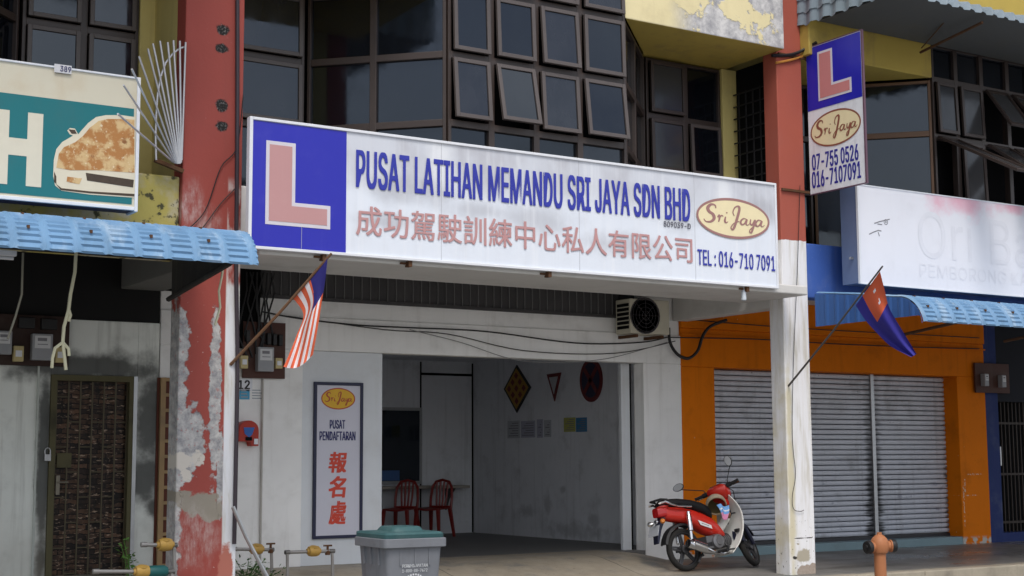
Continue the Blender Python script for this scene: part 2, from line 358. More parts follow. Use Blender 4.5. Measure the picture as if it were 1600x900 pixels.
# ================================================================== ground
def floor_z(x, y):
    t = lambda v, a, b: max(0., min(1., (v-a)/(b-a)))
    sm = lambda v: v*v*(3-2*v)
    hi = .21*sm(t(y, 13.75, 15.2)); lo = .07*t(y, 13.3, 15.2)
    k = sm(t(x, 11.25, 12.15)); k2 = sm(t(x, 4.4, 4.9))
    return (hi*(1-k)+lo*k) + .02*(1-k2)*t(y, 13.3, 15.3)
def fl_extra(n, c):
    tan = n.mix(n.noise(5, 9, rough=.7), (.20, .17, .13), (.40, .355, .28))
    zone = n.math('MULTIPLY', n.rng(n.x, 11.9, 11.4, 0., 1.), n.rng(n.y, 13.75, 14.1))
    zone = n.math('MULTIPLY', zone, n.rng(n.noise(2.2, 6), .3, .5))
    c = n.mix(zone, c, tan)
    edge = n.rng(n.math('ADD', n.y, n.math('MULTIPLY', n.noise(3, 6), .25)), 12.98, 13.12, 1., 0.)
    c = n.mix(edge, c, n.mix(n.noise(4, 8), (.27, .23, .17), (.46, .41, .33)))
    c = n.mix(n.math('MULTIPLY', n.rng(n.noise(24, 5, off=(2, 1, 3)), .62, .7), .7), c, (.06, .055, .05))
    jx = n.math('ABSOLUTE', n.math('SUBTRACT', n.math('FRACT', n.math('MULTIPLY', n.math('ADD', n.x, n.math('MULTIPLY', n.noise(5, 4), .03)), .42)), .5))
    c = n.mix(n.math('MULTIPLY', n.rng(jx, .0, .006, .8, 0.), 1.), c, (.04, .038, .035))
    c = n.mix(n.math('MULTIPLY', n.blobs([(12.0, 14.1, .7, .16), (10.2, 13.6, .5, .1), (13.9, 13.6, .8, .12), (8.2, 13.5, .8, .15)], axes='xy', ragged=.6, nscale=4, soft=.6), .55), c, (.05, .047, .042))
    n.put(n.b.inputs['Roughness'], n.math('SUBTRACT', n.rng(n.noise(1.3, 6, stretch=(.5, 1, 1)), .35, .65, .42, .75), n.math('MULTIPLY', n.rng(n.x, 14, 15.5), .22)))
    return c
m_floor = paint('worn_cement_floor', (.17, .165, .155), .6, vary=.25, vs=2, dirt=(.07, .065, .06), dirt_amt=.4, streak=0, extra=fl_extra, bump=.35, bs=26)
m_asphalt = paint('weathered_asphalt', (.25, .245, .235), .9, vary=.2, streak=0, bump=.5, bs=80)
mb = MB()
mb.grid(lambda u, v: (-400+800*u, -300+1000*v, ROAD), 4, 4)
struct(mb.build('road', m_asphalt, fix=False))
mb = MB(); nx, ny = 120, 34
def fpos(u, v):
    x = -8+34*u; y = KERB+.03+(W+.35-KERB-.03)*v
    return (x, y, floor_z(x, y) + (random.random()-.5)*.004*(0 < v < 1))
mb.grid(fpos, nx*2, ny)
struct(mb.build('pavement', m_floor, smooth=True))
m_kerb = paint('chipped_concrete_kerb', (.36, .32, .25), .85, vary=.25, vs=5, dirt=(.1, .09, .08), dirt_amt=.5, streak=.4, bump=.4, bs=20)
mb = MB()
for k in range(17):
    x = -8+2*k; mb.box(x+.004, x+1.996, KERB-.012*random.random(), KERB+.034, ROAD-.05, .002+random.random()*.006)
struct(mb.build('kerb', m_kerb, bevel=.02))
m_intfloor = paint('dull_interior_floor', (.13, .128, .125), .5, dirt_amt=.3, streak=0)
# ================================================================== the shophouses
def shop(name, loc, label): return thing(name, loc, label, 'shophouse', 'terraced shophouses in the row')
mid = shop('shophouse', (8.76, 15.35, 0), 'middle shophouse with white ground floor, open doorway and dark bay windows')
lef = shop('shophouse', (1.1, 15.35, 0), 'left shophouse with stained pale wall, red peeling pillar and barred door under a blue awning')
rig = shop('shophouse', (16.3, 15.35, 0), 'right shophouse with orange ground floor wall and two closed grey roller shutters')
far = shop('shophouse', (23, 15.35, 0), 'dark blue fronted shophouse at the far right end beyond the orange wall')
def casement(p, q, za, zb, ang, root, win, glassm=m_glass, fm=m_frame_l, double=False):
    """top hung sash between plan points p and q, swung out by ang"""
    p, q = Vector((*p, 0)), Vector((*q, 0)); u = (q-p).normalized(); n = Vector((u.y, -u.x, 0))
    L = (q-p).length; h = zb-za; g = .022
    ca, sa = math.cos(ang), math.sin(ang)
    def P(a, b, c): # a along, b down from the hinge, c outwards
        return p + u*a + Vector((0, 0, zb-g)) + (Vector((0, 0, -1))*ca + n*sa)*b + (n*ca + Vector((0, 0, 1))*sa)*c
    mb = MB(); fwid = .045; hh = h-2*g
    def bar(a0, a1, b0, b1, c0, c1, k):
        mb.mat(k); vs = [P(a, b, c) for c in (c0, c1) for b in (b0, b1) for a in (a0, a1)]
        mb.add(vs, [(0, 2, 3, 1), (4, 5, 7, 6), (0, 1, 5, 4), (2, 6, 7, 3), (0, 4, 6, 2), (1, 3, 7, 5)])
    c0, c1 = .012, .05
    bar(g, g+fwid, 0, hh, c0, c1, 0); bar(L-g-fwid, L-g, 0, hh, c0, c1, 0)
    bar(g+fwid, L-g-fwid, 0, fwid, c0, c1, 0); bar(g+fwid, L-g-fwid, hh-fwid, hh, c0, c1, 0)
    bar(g+fwid, L-g-fwid, fwid, hh-fwid, .02, .032, 1)
    return mb.build('casement', [fm, glassm], win, bevel=.004)
def window(root, p, q, cols, zs, spec, fm=m_frame, name='window', fwid=.075, glassm=m_glass, depth=.09):
    """a wall of glass: p,q plan ends, cols as fractions, zs as heights, spec(col,row) -> None fixed pane, angle = top hung sash"""
    P, Q = Vector((*p, 0)), Vector((*q, 0)); u = (Q-P).normalized(); n = Vector((u.y, -u.x, 0)); L = (Q-P).length
    mb = MB()
    xs = [c*L for c in cols]
    def bar(a0, a1, z0, z1, c0, c1):
        vs = [P + u*a + n*c + Vector((0, 0, z)) for z in (z0, z1) for c in (c0, c1) for a in (a0, a1)]
        mb.add(vs, [(0, 2, 3, 1), (4, 5, 7, 6), (0, 1, 5, 4), (2, 6, 7, 3), (0, 4, 6, 2), (1, 3, 7, 5)])
    for x in xs: bar(max(0, x-fwid/2), min(L, x+fwid/2), zs[0], zs[-1], -depth, 0)
    for z in zs: bar(fwid/2, L-fwid/2, max(zs[0], z-fwid/2), min(zs[-1], z+fwid/2), -depth+.003, -.003)
    win = mb.build(name, fm, root, bevel=.005)
    for i in range(len(xs)-1):
        for j in range(len(zs)-1):
            a0, a1 = xs[i]+fwid/2, xs[i+1]-fwid/2; z0, z1 = zs[j]+fwid/2, zs[j+1]-fwid/2
            s_ = spec(i, j)
            if s_ is None:
                g = MB(); tl = (random.random()-.5)*.006
                vs = [P + u*a + n*(c + tl*k) + Vector((0, 0, z)) for z, k in ((z0-.01, -1), (z1+.01, 1)) for c in (-depth*.6, -depth*.6+.008) for a in (a0-.01, a1+.01)]
                g.add(vs, [(0, 2, 3, 1), (4, 5, 7, 6), (0, 1, 5, 4), (2, 6, 7, 3), (0, 4, 6, 2), (1, 3, 7, 5)])
                g.build('pane', glassm, win)
            else:
                a = P + u*(xs[i]+.02); b = P + u*(xs[i+1]-.02)
                casement((a.x, a.y), (b.x, b.y), zs[j]+.02, zs[j+1]-.02, s_[0] if isinstance(s_, tuple) else s_, root, win, s_[1] if isinstance(s_, tuple) else glassm, s_[2] if isinstance(s_, tuple) else (m_frame_l if fm is not m_frame_b else fm))
    return win
def upper(root, x0, x1, par, par2, detail, side):
    f0, f1 = x0+2.23, x1-2.46; r0, r1 = f0-1.12, f1+1.13
    # dark rooms behind the glass
    MB().prism([(x0, 14.35, 3.9), (r0+.1, 14.35, 3.9), (f0+.16, 13.3, 3.9), (f1-.16, 13.3, 3.9), (r1-.1, 14.35, 3.9), (x1, 14.35, 3.9), (x1, 22, 3.9), (x0, 22, 3.9)], (0, 0, 4.1)).build('dark_room', m_black, root)
    MB().prism([(x0-.2, 14.3, 8.0), (x0-.2, YB, 8.0), (x1+.2, YB, 8.0), (x1+.2, 14.3, 8.0), (x1+.2, 22, 8.0), (x0-.2, 22, 8.0)], (0, 0, 1.2)).build('upper_wall', m_parapet, root)
    # sill wall under the windows and parapet boxes either side of the bay
    MB().prism([(x0, YR+.05, 3.9), (r0, YR+.05, 3.9), (f0, YB+.05, 3.9), (f1, YB+.05, 3.9), (r1, YR+.05, 3.9), (x1, YR+.05, 3.9), (x1, 14.34, 3.9), (x0, 14.34, 3.9)], (0, 0, .29)).build('sill_wall', m_white, root)
    zt = 6.43
    for poly, nm in (([(f1, YB), (x1, YB), (x1, YR+.1), (r1, YR+.1), (r1-.04, YR-.04)], 'parapet'), ([(x0, YB), (f0, YB), (r0+.04, YR-.04), (r0, YR+.1), (x0, YR+.1)], 'parapet')):
        mb = MB(); mb.prism([(a, b, zt) for a, b in poly], (0, 0, 1.57))
        for f_ in range(len(mb.f)):
            vs = [mb.v[i] for i in mb.f[f_]]; nz = (vs[1]-vs[0]).cross(vs[2]-vs[1]).normalized()
            mb.k[f_] = 1 if (abs(nz.z) > .9) else 0
        mb.build(nm, [par2 if nm == 'parapet' and poly[0][0] == x0 else par, m_yellow], root, bevel=.012)
    return f0, f1, r0, r1
f0, f1, r0, r1 = upper(mid, PLx[1], PRx[0], m_parapet, m_yellow, True, 0)
cx = [0, (at(768, 100, YB).x-f0)/(f1-f0), (at(838, 110, YB).x-f0)/(f1-f0), (at(906, 117, YB).x-f0)/(f1-f0), 1]
ang = {(0, 1): R(5), (1, 1): R(12), (2, 1): R(4), (3, 1): R(7), (0, 2): R(2), (1, 2): R(3), (2, 2): R(5), (3, 2): R(2), (0, 3): R(2), (1, 3): R(2), (2, 3): R(2), (3, 3): R(2)}
window(mid, (f0, YB), (f1, YB), cx, Z3, lambda i, j: ang.get((i, j)))
window(mid, (r0, YR), (f0-.02, YB+.02), [0, .48, 1], Z3, lambda i, j: None)
window(mid, (f1+.02, YB+.02), (r1, YR), [0, .5, 1], Z3[:4], lambda i, j: None)
window(mid, (PLx[1], YR), (r0-.03, YR), [0, .18, 1], Z3, lambda i, j: R(1) if j in (1, 2, 3) else None)
window(mid, (r1+.03, YR), (12.19, YR), [0, .52, 1], Z3[:4], lambda i, j: (R(1), m_glass_c, m_frame) if (i == 0 and j in (1, 2)) else (R(2) if j == 1 else None))
# yellow end walls and burglar grilles beside the right hand pillars
def grille_end(root, xa, xb, xg):
    MB().box(xa, xb, YR-.04, YR+.1, 3.9, 6.425).build('end_wall', m_yellow_pale, root, bevel=.01)
    MB().box(xg+.06, xg+.12, PD+F+.01, YR-.05, 3.9, 6.42).build('recess_dark', m_black, root)  # black sheet standing in for the dark behind the grille
    mb = MB()
    ys = [F+PD+.05+i*.15 for i in range(5)]
    for i in range(6): mb.tube([(xg, F+PD+.02+i*.135, 3.95), (xg, F+PD+.02+i*.135, 6.1)], .011, 6)
    for z in [4.0+.16*i for i in range(14)]: mb.box(xg-.008, xg+.008, F+PD+.01, YR-.06, z-.008, z+.008)
    mb.build('burglar_grille', m_iron, root)
grille_end(mid, 12.19, 12.44, 12.36)
# left neighbour, upper floor
lf = upper(lef, PLx[0]-7.03, PLx[0], m_yellow, m_yellow, False, -1)
window(lef, (lf[3]+.03, YR), (4.50, YR), [0, .52, 1], Z3, lambda i, j: (R(1), m_glass, m_frame_l) if i == 0 and j == 1 else R(1) if j in (1, 2, 3) else None)
window(lef, (lf[0], YB), (lf[1], YB), [0, .25, .5, .75, 1], Z3, lambda i, j: None)
window(lef, (lf[1]+.02, YB+.02), (lf[3], YR), [0, .5, 1], Z3, lambda i, j: None)
grille_end(lef, 4.50, 4.78, 4.72)
# right neighbour, upper floor
m_parapet_r = m_yellow
rf = upper(rig, PRx[1], PRx[1]+7.03, m_parapet_r, m_yellow, False, 1)
zz = [at(1400, 300, 13.6).z-.4, at(1400, 208, 13.6).z, 6.43]
window(rig, (rf[2], YR), (rf[0]-.02, YB+.02), [0, 1], [4.0, at(1445, 206, 13.07).z, 6.40], lambda i, j: None, fm=m_frame_b)
angr = {(0, 1): (R(62), m_glass_c, m_frame), (0, 2): (R(2), m_glass_c, m_frame), (1, 1): (R(2), m_glass_c, m_frame), (1, 2): (R(2), m_glass_c, m_frame), (2, 1): (R(55), m_glass_c, m_frame), (2, 2): (R(35), m_glass_c, m_frame), (3, 2): (R(40), m_glass_c, m_frame), (3, 1): (R(50), m_glass_c, m_frame)}
window(rig, (rf[0], YB), (rf[1], YB), [0, .2, .42, .65, .85, 1], [3.95, 4.15, at(1480, 215, YB).z, at(1480, 133, YB).z+.05, 6.9], lambda i, j: angr.get((i, j)))
window(rig, (PRx[1], YR), (rf[2]-.03, YR), [0, .5, 1], Z3[:4], lambda i, j: None)
# spandrels (at the pillar line, under the upper windows)
MB().box(PLx[0]-7.03, PLx[0]-.004, F+.06, F+.3, 3.3, at(240, 272, F+.06).z).build('spandrel_wall', m_spandrel, lef, bevel=.015)
MB().box(PLx[1]+.004, PRx[0]-.004, F+.06, F+.3, 3.45, at(380, 290, F+.06).z).build('spandrel_wall', m_white, mid, bevel=.015)
MB().box(PRx[1]+.004, PRx[1]+7.03, F+.06, F+.3, at(1262, 465, F+.06).z, at(1262, 380, F+.06).z).build('spandrel_wall', m_blue_wall, rig, bevel=.015)
# pillars
MB().box(*PLx, F, F+PD, ROAD, 9).build('pillar', m_pillar_l, lef, bevel=.012)
MB().box(*PRx, F, F+PD, ROAD, 9).build('pillar', m_pillar_r, mid, bevel=.012)
MB().box(19.73, 20.3, F, F+PD, ROAD, 9).build('pillar', m_blue_wall, far, bevel=.012)
MB().box(PLx[0]+.003, PLx[1]-.003, F+PD, 22, 3.9, 9).build('party_wall', m_yellow_pale, lef)
MB().box(PRx[0]+.2, PRx[1]-.003, F+PD, 22, 3.9, 9).build('party_wall', m_yellow_pale, mid)
# canopy slab, cross beams, ceilings
MB().box(PLx[1]+.003, PRx[0]-.003, 12.76, 13.82, 3.33, 3.44).build('canopy_slab', m_soffit, mid, bevel=.015)
MB().box(PRx[0]-.0, PRx[0]+.24, F+PD, W, 3.235, 3.6).build('cross_beam', m_soffit, mid, bevel=.012)
MB().box(PLx[0]+.1, PLx[1]-.03, F+PD, W, 3.235, 3.6).build('cross_beam', paint('shaded_beam', (.16, .16, .15), .9), lef, bevel=.012)  # shade under the awning darkened into the beam colour
MB().box(PLx[1]-.02, PRx[0], 13.83, W, 3.58, 3.75).build('corridor_ceiling', m_soffit, mid)
MB().box(PRx[0]+.25, 26, F+.31, W, 3.58, 3.75).build('corridor_ceiling', m_soffit, rig)
MB().box(-8, PLx[0]+.09, F+.31, W, 3.58, 3.75).build('corridor_ceiling', paint('shaded_ceiling', (.03, .03, .03), .9), lef)  # near-black base stands for the shade under the awning
MB().box(-8, 30, 22, 22.3, -.2, 9).build('rear_wall', m_white, mid)
# ---- middle shop front
XB = at(1065, 620, W).x            # boundary with the orange shop
xo0, xo1 = at(600, 700, W).x, at(1006, 620, W).x
zo = at(1006, 567, W).z; zt = at(820, 452.6, W).z; zl = at(760, 482.7, W).z
xp0 = at(472, 700, W).x
mb = MB()
mb.box(xo1, XB, W, W+.22, -.1, zo)                     # right pier
mb.box(PLx[1]-.05, xp0, W, W+.2, -.1, zo)              # left pier
mb.box(PLx[1]-.05, XB, W, W+.2, zo, at(700, 506, W).z)  # lintel
mb.box(PLx[1]-.05, XB, W+.03, W+.2, at(700, 506, W).z, zl)
mb.build('front_wall', m_white, mid, bevel=.01)
MB().box(xo1+.02, XB, W+.04, W+.2, zl, 3.58).build('front_wall', m_white, mid)
MB().box(xp0+.002, xo0, W+.05, W+.12, .13, zo-.002).build('door_panel', m_panel, mid, bevel=.006)
mb = MB(); mb.box(xp0, xo0, W+.0, W+.05, .10, .15)
mb.build('threshold', m_white, mid)
# folded door leaf at the right jamb, with its dark gap
MB().box(xo1-.20, xo1-.06, W+.23, W+.29, .19, zo).build('folded_door', m_panel, mid, bevel=.006)
MB().box(xo1-.06, xo1-.028, W+.24, W+.26, .19, zo).build('door_gap', m_black, mid)
# louvre band
lv = MB(); x0_, x1_ = at(410, 440, W).x, at(968, 470, W).x
n_ = 44
for i in range(n_):
    a = x0_+(x1_-x0_)*i/n_; b = x0_+(x1_-x0_)*(i+1)/n_
    lv.box(a+.005, b-.005, W+.01+random.random()*.006, W+.03, zl+.02, zt+.06)
lv.box(x0_-.02, x1_, W+.03, W+.05, zl, zt+.08); lv.box(x0_-.02, x1_, W-.015, W+.03, zl-.02, zl+.02)
lv.build('louvre_band', [m_louvre], mid)
mb = MB()
for i in range(1, n_):
    a = x0_+(x1_-x0_)*i/n_; mb.box(a-.004, a+.004, W+.0, W+.034, zl+.02, zt+.06)
mb.build('louvre_joint', plain('pale_joint_strip', (.17, .17, .17), .6), mid)
# room behind the open front
XI, YI = 12.40, 20.81
m_int = paint('dim_interior_white', (.74, .76, .80), .7, dirt=(.16, .16, .16), dirt_amt=.35, streak=.3, extra=lambda n, c: n.mix(n.math('MULTIPLY', n.blobs([(18.6, .75, .09, .13), (18.2, .95, .06, .05), (19.2, .6, .2, .07), (17.4, .5, .12, .1), (17.9, .35, .7, .1)], axes='yz', ragged=.8, nscale=7, soft=.7), .35), c, (.14, .14, .145)))
MB().box(XI, XI+.15, W+.225, YI+.2, 0, 3.2).build('interior_wall', m_int, mid)
MB().box(6.5, XI-.002, YI, YI+.2, 0, 3.2).build('interior_wall', m_int, mid)
MB().box(7.0, 7.15, W+.225, YI-.002, 0, 3.2).build('interior_wall', m_int, mid)
MB().box(6.9, XI+.1, W+.225, YI+.2, 3.0, 3.1).build('room_ceiling', m_int, mid)
struct(MB().box(6.9, XI+.1, W+.02, YI+.1, .0, .205).build('room_floor', m_intfloor))
mb = MB()
for px in (657, 738): a = at(px, 700, YI); mb.box(a.x-.012, a.x+.012, YI-.012, YI-.002, .21, 2.98)
a = at(657, 584, YI); b = at(738, 587, YI); mb.box(a.x, b.x, YI-.011, YI-.003, a.z-.02, a.z+.02)
mb.build('panel_joint', m_black, mid)
# reception hatch in the back wall
a, b = at(602, 752, YI), at(654, 642, YI)
hatch = MB().box(a.x-.3, b.x+.05, YI-.03, YI-.001, a.z-.05, b.z+.05).build('hatch_frame', m_steel, mid)
MB().box(a.x-.28, b.x, YI-.034, YI-.03, a.z, b.z).build('pane', m_glass, hatch)
MB().box(a.x-.2, at(622, 745, YI).x, YI-.05, YI-.036, a.z+.01, at(622, 735, YI).z).build('notice', plain('blue_notice', (.05, .12, .3)), hatch)
# ---- right shop front
sh0, sh1 = at(1117, 600, W).x, at(1489, 830, W+.28).x
xr0, xr1 = at(1507, 838, W).x, at(1550, 848, W).x
zs_ = at(1117, 574, W).z
mb = MB()
mb.box(XB+.002, sh0, W+.005, W+.4, -.1, zs_)
mb.box(xr0-.02, xr1, W+.005, W+.4, -.1, zs_)
mb.box(XB+.002, xr1, W+.005, W+.4, zs_, 3.15)
mb.box(XB+.002, xr1, W-.02, W+.38, 3.15, 3.58)
mb.build('front_wall', m_orange, rig, bevel=.01)
MB().box(XB+.002, xr1, W-.03, W+.0, 3.05, 3.07).build('ledge', m_orange, rig)
m_step = paint('grey_blue_step_paint', (.20, .29, .32), .6, dirt_amt=.35, streak=.1)
MB().box(sh0+.002, xr0-.022, W+.012, W+.5, -.05, at(1400, 843.5, W).z).build('step', m_step, rig, bevel=.01)
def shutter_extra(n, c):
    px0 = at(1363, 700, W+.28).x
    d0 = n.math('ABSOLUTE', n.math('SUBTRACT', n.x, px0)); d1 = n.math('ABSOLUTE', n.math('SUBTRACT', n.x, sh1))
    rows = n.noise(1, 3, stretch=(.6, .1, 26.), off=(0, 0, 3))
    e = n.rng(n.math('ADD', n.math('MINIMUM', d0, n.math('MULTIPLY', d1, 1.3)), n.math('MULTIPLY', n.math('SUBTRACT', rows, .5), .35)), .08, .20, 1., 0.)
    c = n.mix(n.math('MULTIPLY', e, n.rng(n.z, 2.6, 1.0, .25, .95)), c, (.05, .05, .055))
    st = n.math('MULTIPLY', n.rng(n.noise(3.2, 7, stretch=(1, 1, 2.2), off=(3, 3, 3)), .62, .70), n.rng(n.z, 1.6, .6, .0, .6))
    c = n.mix(st, c, (.10, .12, .2))
    return n.mix(n.math('MULTIPLY', n.rng(n.noise(14, 6, stretch=(1, 1, 2)), .66, .72), .6), c, (.03, .03, .04))
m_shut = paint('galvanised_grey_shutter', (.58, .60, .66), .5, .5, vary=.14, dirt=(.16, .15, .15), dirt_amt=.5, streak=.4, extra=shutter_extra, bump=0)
def shutter(xa, xb, za, zb, Y, root):
    mb = MB(); p = .0745; n = int((zb-za)/p)+1; pts = []
    for i in range(n):
        z = za+i*p
        for t, d in ((0., .03), (.13, .03), (.16, .004), (.38, -.006), (.62, -.010), (.86, -.007), (.98, .004)): pts.append((z+t*p, Y+d))
    pts = [q for q in pts if q[0] <= zb]
    vs = [(x, y, z) for x in (xa, xb) for z, y in pts]; k = len(pts)
    mb.add(vs, [(i, i+k, i+1+k, i+1) for i in range(k-1)])
    mb.add([(xa, Y+.03, za), (xb, Y+.03, za), (xb, Y+.03, zb), (xa, Y+.03, zb)], [(0, 1, 2, 3)])
    s_ = mb.build('roller_shutter', m_shut, root, fix=False)
    MB().box(xa, xb, Y-.02, Y+.02, za-.05, za).build('bottom_bar', plain('dark_bar', (.03, .03, .035), .5), s_)
    return s_
zst = at(1400, 843.5, W).z+.05
xm = at(1363, 700, W+.28).x
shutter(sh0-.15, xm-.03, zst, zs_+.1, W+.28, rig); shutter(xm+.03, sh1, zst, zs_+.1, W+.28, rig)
MB().box(xm-.035, xm+.035, W+.235, W+.33, zst-.05, zs_+.02).build('shutter_post', m_steel, rig, bevel=.005)
MB().box(sh1, sh1+.03, W+.24, W+.33, zst-.05, zs_+.02).build('shutter_rail', m_steel, rig)
# ---- far right blue shop
mb = MB()
xb1 = at(1563, 700, W).x
mb.box(xr1+.002, xb1, W+.01, W+.4, -.1, 3.58); mb.box(xb1, 26, W+.01, W+.4, -.1, at(1580, 832, W).z); MB().box(xb1, 26, W+.02, W+.4, at(1590, 628, W).z, 3.57).build('transom', plain('shaded_blue_transom', (.005, .007, .014), .8), far)  # shade above the door put into a near-black blue
mb.build('front_wall', paint('worn_dark_blue_paint', (.014, .03, .13), .7, dirt=(.25, .26, .3), dirt_amt=.25, streak=.3), far)
MB().box(xb1, 26, W+.3, W+.4, 0, 3.0).build('dark_doorway', m_black, far)
mb = MB()
for i in range(14): mb.box(xb1+.05+i*.09, xb1+.07+i*.09, W+.08, W+.10, .2, at(1590, 628, W).z)
for z in (.35, 1.1, 1.9): mb.box(xb1+.02, xb1+1.4, W+.075, W+.105, z, z+.035)
gd = mb.build('grille_door', paint('dark_brown_gate', (.035, .025, .02), .6), far)
MB().box(xb1+.03, xb1+.06, W+.03, W+.08, 1.25, 1.55).build('handle', m_steel, gd, bevel=.004)
# ---- left shop front
zlw = at(200, 503, W).z
dx0, dx1 = at(76, 700, W).x, at(212, 700, W).x; dzt = at(150, 587, W).z
mb = MB()
mb.box(-8, dx0, W, W+.2, -.1, zlw); mb.box(dx1, PLx[1]-.06, W, W+.2, -.1, zlw); mb.box(dx0, dx1, W, W+.2, dzt, zlw)
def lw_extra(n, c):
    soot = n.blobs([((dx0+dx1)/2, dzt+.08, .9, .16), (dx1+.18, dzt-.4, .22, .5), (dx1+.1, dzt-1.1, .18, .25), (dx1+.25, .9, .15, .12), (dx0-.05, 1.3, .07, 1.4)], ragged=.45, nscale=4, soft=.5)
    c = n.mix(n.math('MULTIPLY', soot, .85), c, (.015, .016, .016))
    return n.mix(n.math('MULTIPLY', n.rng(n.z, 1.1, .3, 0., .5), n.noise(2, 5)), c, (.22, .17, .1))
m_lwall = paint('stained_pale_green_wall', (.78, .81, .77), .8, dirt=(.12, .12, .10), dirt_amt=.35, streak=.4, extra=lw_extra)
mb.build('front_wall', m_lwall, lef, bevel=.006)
MB().box(-8, PLx[1]-.06, W+.02, W+.2, zlw, 3.58).build('transom_grille', plain('shaded_transom', (.006, .006, .006), .8), lef)  # shade above the wall painted in as near black
a = at(56, 700, W); MB().tube([(a.x, W-.015, .15), (a.x, W-.015, zlw-.2)], .012, 8).build('wall_conduit', m_white_old, lef)
# barred door with stone-look sheet
def stone(n, c):
    br = n.t.nodes.new('ShaderNodeTexBrick'); mp = n.t.nodes.new('ShaderNodeCombineXYZ'); n.put(mp.inputs[0], n.x); n.put(mp.inputs[1], n.z)
    wob = n.math('MULTIPLY', n.noise(11, 3), .06); n.put(mp.inputs[1], n.math('ADD', n.z, wob))
    n.t.links.new(mp.outputs[0], br.inputs['Vector'])
    br.inputs['Scale'].default_value = 1; br.inputs['Brick Width'].default_value = .19; br.inputs['Row Height'].default_value = .052; br.inputs['Mortar Size'].default_value = .006
    br.inputs['Color1'].default_value = (.012, .009, .008, 1); br.inputs['Color2'].default_value = (.14, .075, .045, 1); br.inputs['Mortar'].default_value = (.004, .004, .004, 1)
    c = n.mix(n.rng(n.noise(16, 6), .4, .75), br.outputs['Color'], (.008, .007, .006))
    return n.mix(n.rng(n.noise(30, 4, stretch=(.45, 1, 1.6)), .58, .70), c, (.40, .29, .21))
door = MB().box(dx0+.05, dx1-.08, W+.06, W+.1, .1, dzt-.05).build('barred_door', paint('dark_slate_stone_sheet', (.03, .02, .02), .5, extra=stone), lef)
m_dfr = paint('grimy_olive_door_frame', (.10, .09, .045), .7, dirt=(.01, .01, .01), dirt_amt=.6)
mb = MB(); mb.box(dx0, dx0+.06, W-.03, W+.1, .1, dzt); mb.box(dx1-.09, dx1-.045, W-.03, W+.1, .1, dzt); mb.box(dx0+.06, dx1-.09, W-.03, W+.1, dzt-.06, dzt)
mb.build('door_frame', m_dfr, door)
MB().box(dx1-.045, dx1-.005, W-.035, W+.02, .1, dzt).build('door_post', m_steel, door)
mb = MB()
nb = 6
for i in range(nb+1):
    x = dx0+.07+(dx1-.17-dx0)*i/nb; mb.box(x-.007, x+.007, W+.012, W+.024, .12, dzt-.06)
for i in range(9):
    z = .25+i*.26
    for k in range(nb):
        if (i+k) % 2: xa = dx0+.07+(dx1-.17-dx0)*k/nb; mb.box(xa, xa+(dx1-.17-dx0)/nb, W+.014, W+.022, z-.006, z+.006)
mb.build('door_bars', plain('dull_brass_bars', (.09, .075, .045), .5, .4, .3), door)
a = at(89, 758, W)
mb = MB(); mb.box(a.x-.024, a.x+.016, W-.05, W-.03, a.z-.10, a.z+.10); mb.tube([(a.x, W-.06, a.z+.03), (a.x+.10, W-.06, a.z+.03)], .009, 8); mb.tube([(a.x, W-.04, a.z+.03), (a.x, W-.065, a.z+.03)], .012, 8)
mb.build('handle', plain('worn_brass_handle', (.22, .20, .16), .45, .5, .6), door, bevel=.004)
a = at(73, 715, W)
mb = MB(); mb.box(a.x-.036, a.x+.028, W-.06, W-.032, a.z-.035, a.z+.035)
mb.tube([(a.x-.03, W-.046, a.z+.03)] + [(a.x-.005-.028*math.cos(t), W-.046, a.z+.06+.04*math.sin(t)) for t in [math.pi*i/8 for i in range(9)]] + [(a.x+.022, W-.046, a.z+.03)], .007, 8)
mb.build('padlock', m_steel, door, bevel=.005)
a = at(98, 720, W); MB().box(a.x-.06, a.x+.09, W+.002, W+.03, a.z-.07, a.z+.08).build('lock_plate', m_dfr, door)
# narrow timber grille beside the pillar
ax, bx = at(243, 700, W).x, at(285, 700, W).x; az = at(250, 590, W).z
tg = MB().box(ax, bx, W-.012, W-.002, .12, az).build('side_window', plain('dark_red_board', (.10, .025, .012), .7, vary=.3, vs=4), lef)
mb = MB(); mb.box(ax+.03, ax+.085, W-.05, W-.012, .12, az)
for i in range(14): mb.box(ax+.085, bx, W-.04, W-.014, az-.04-i*.165, az-.005-i*.165)
mb.build('timber_grille', paint('pale_timber', (.36, .24, .12), .7, dirt_amt=.5), tg)
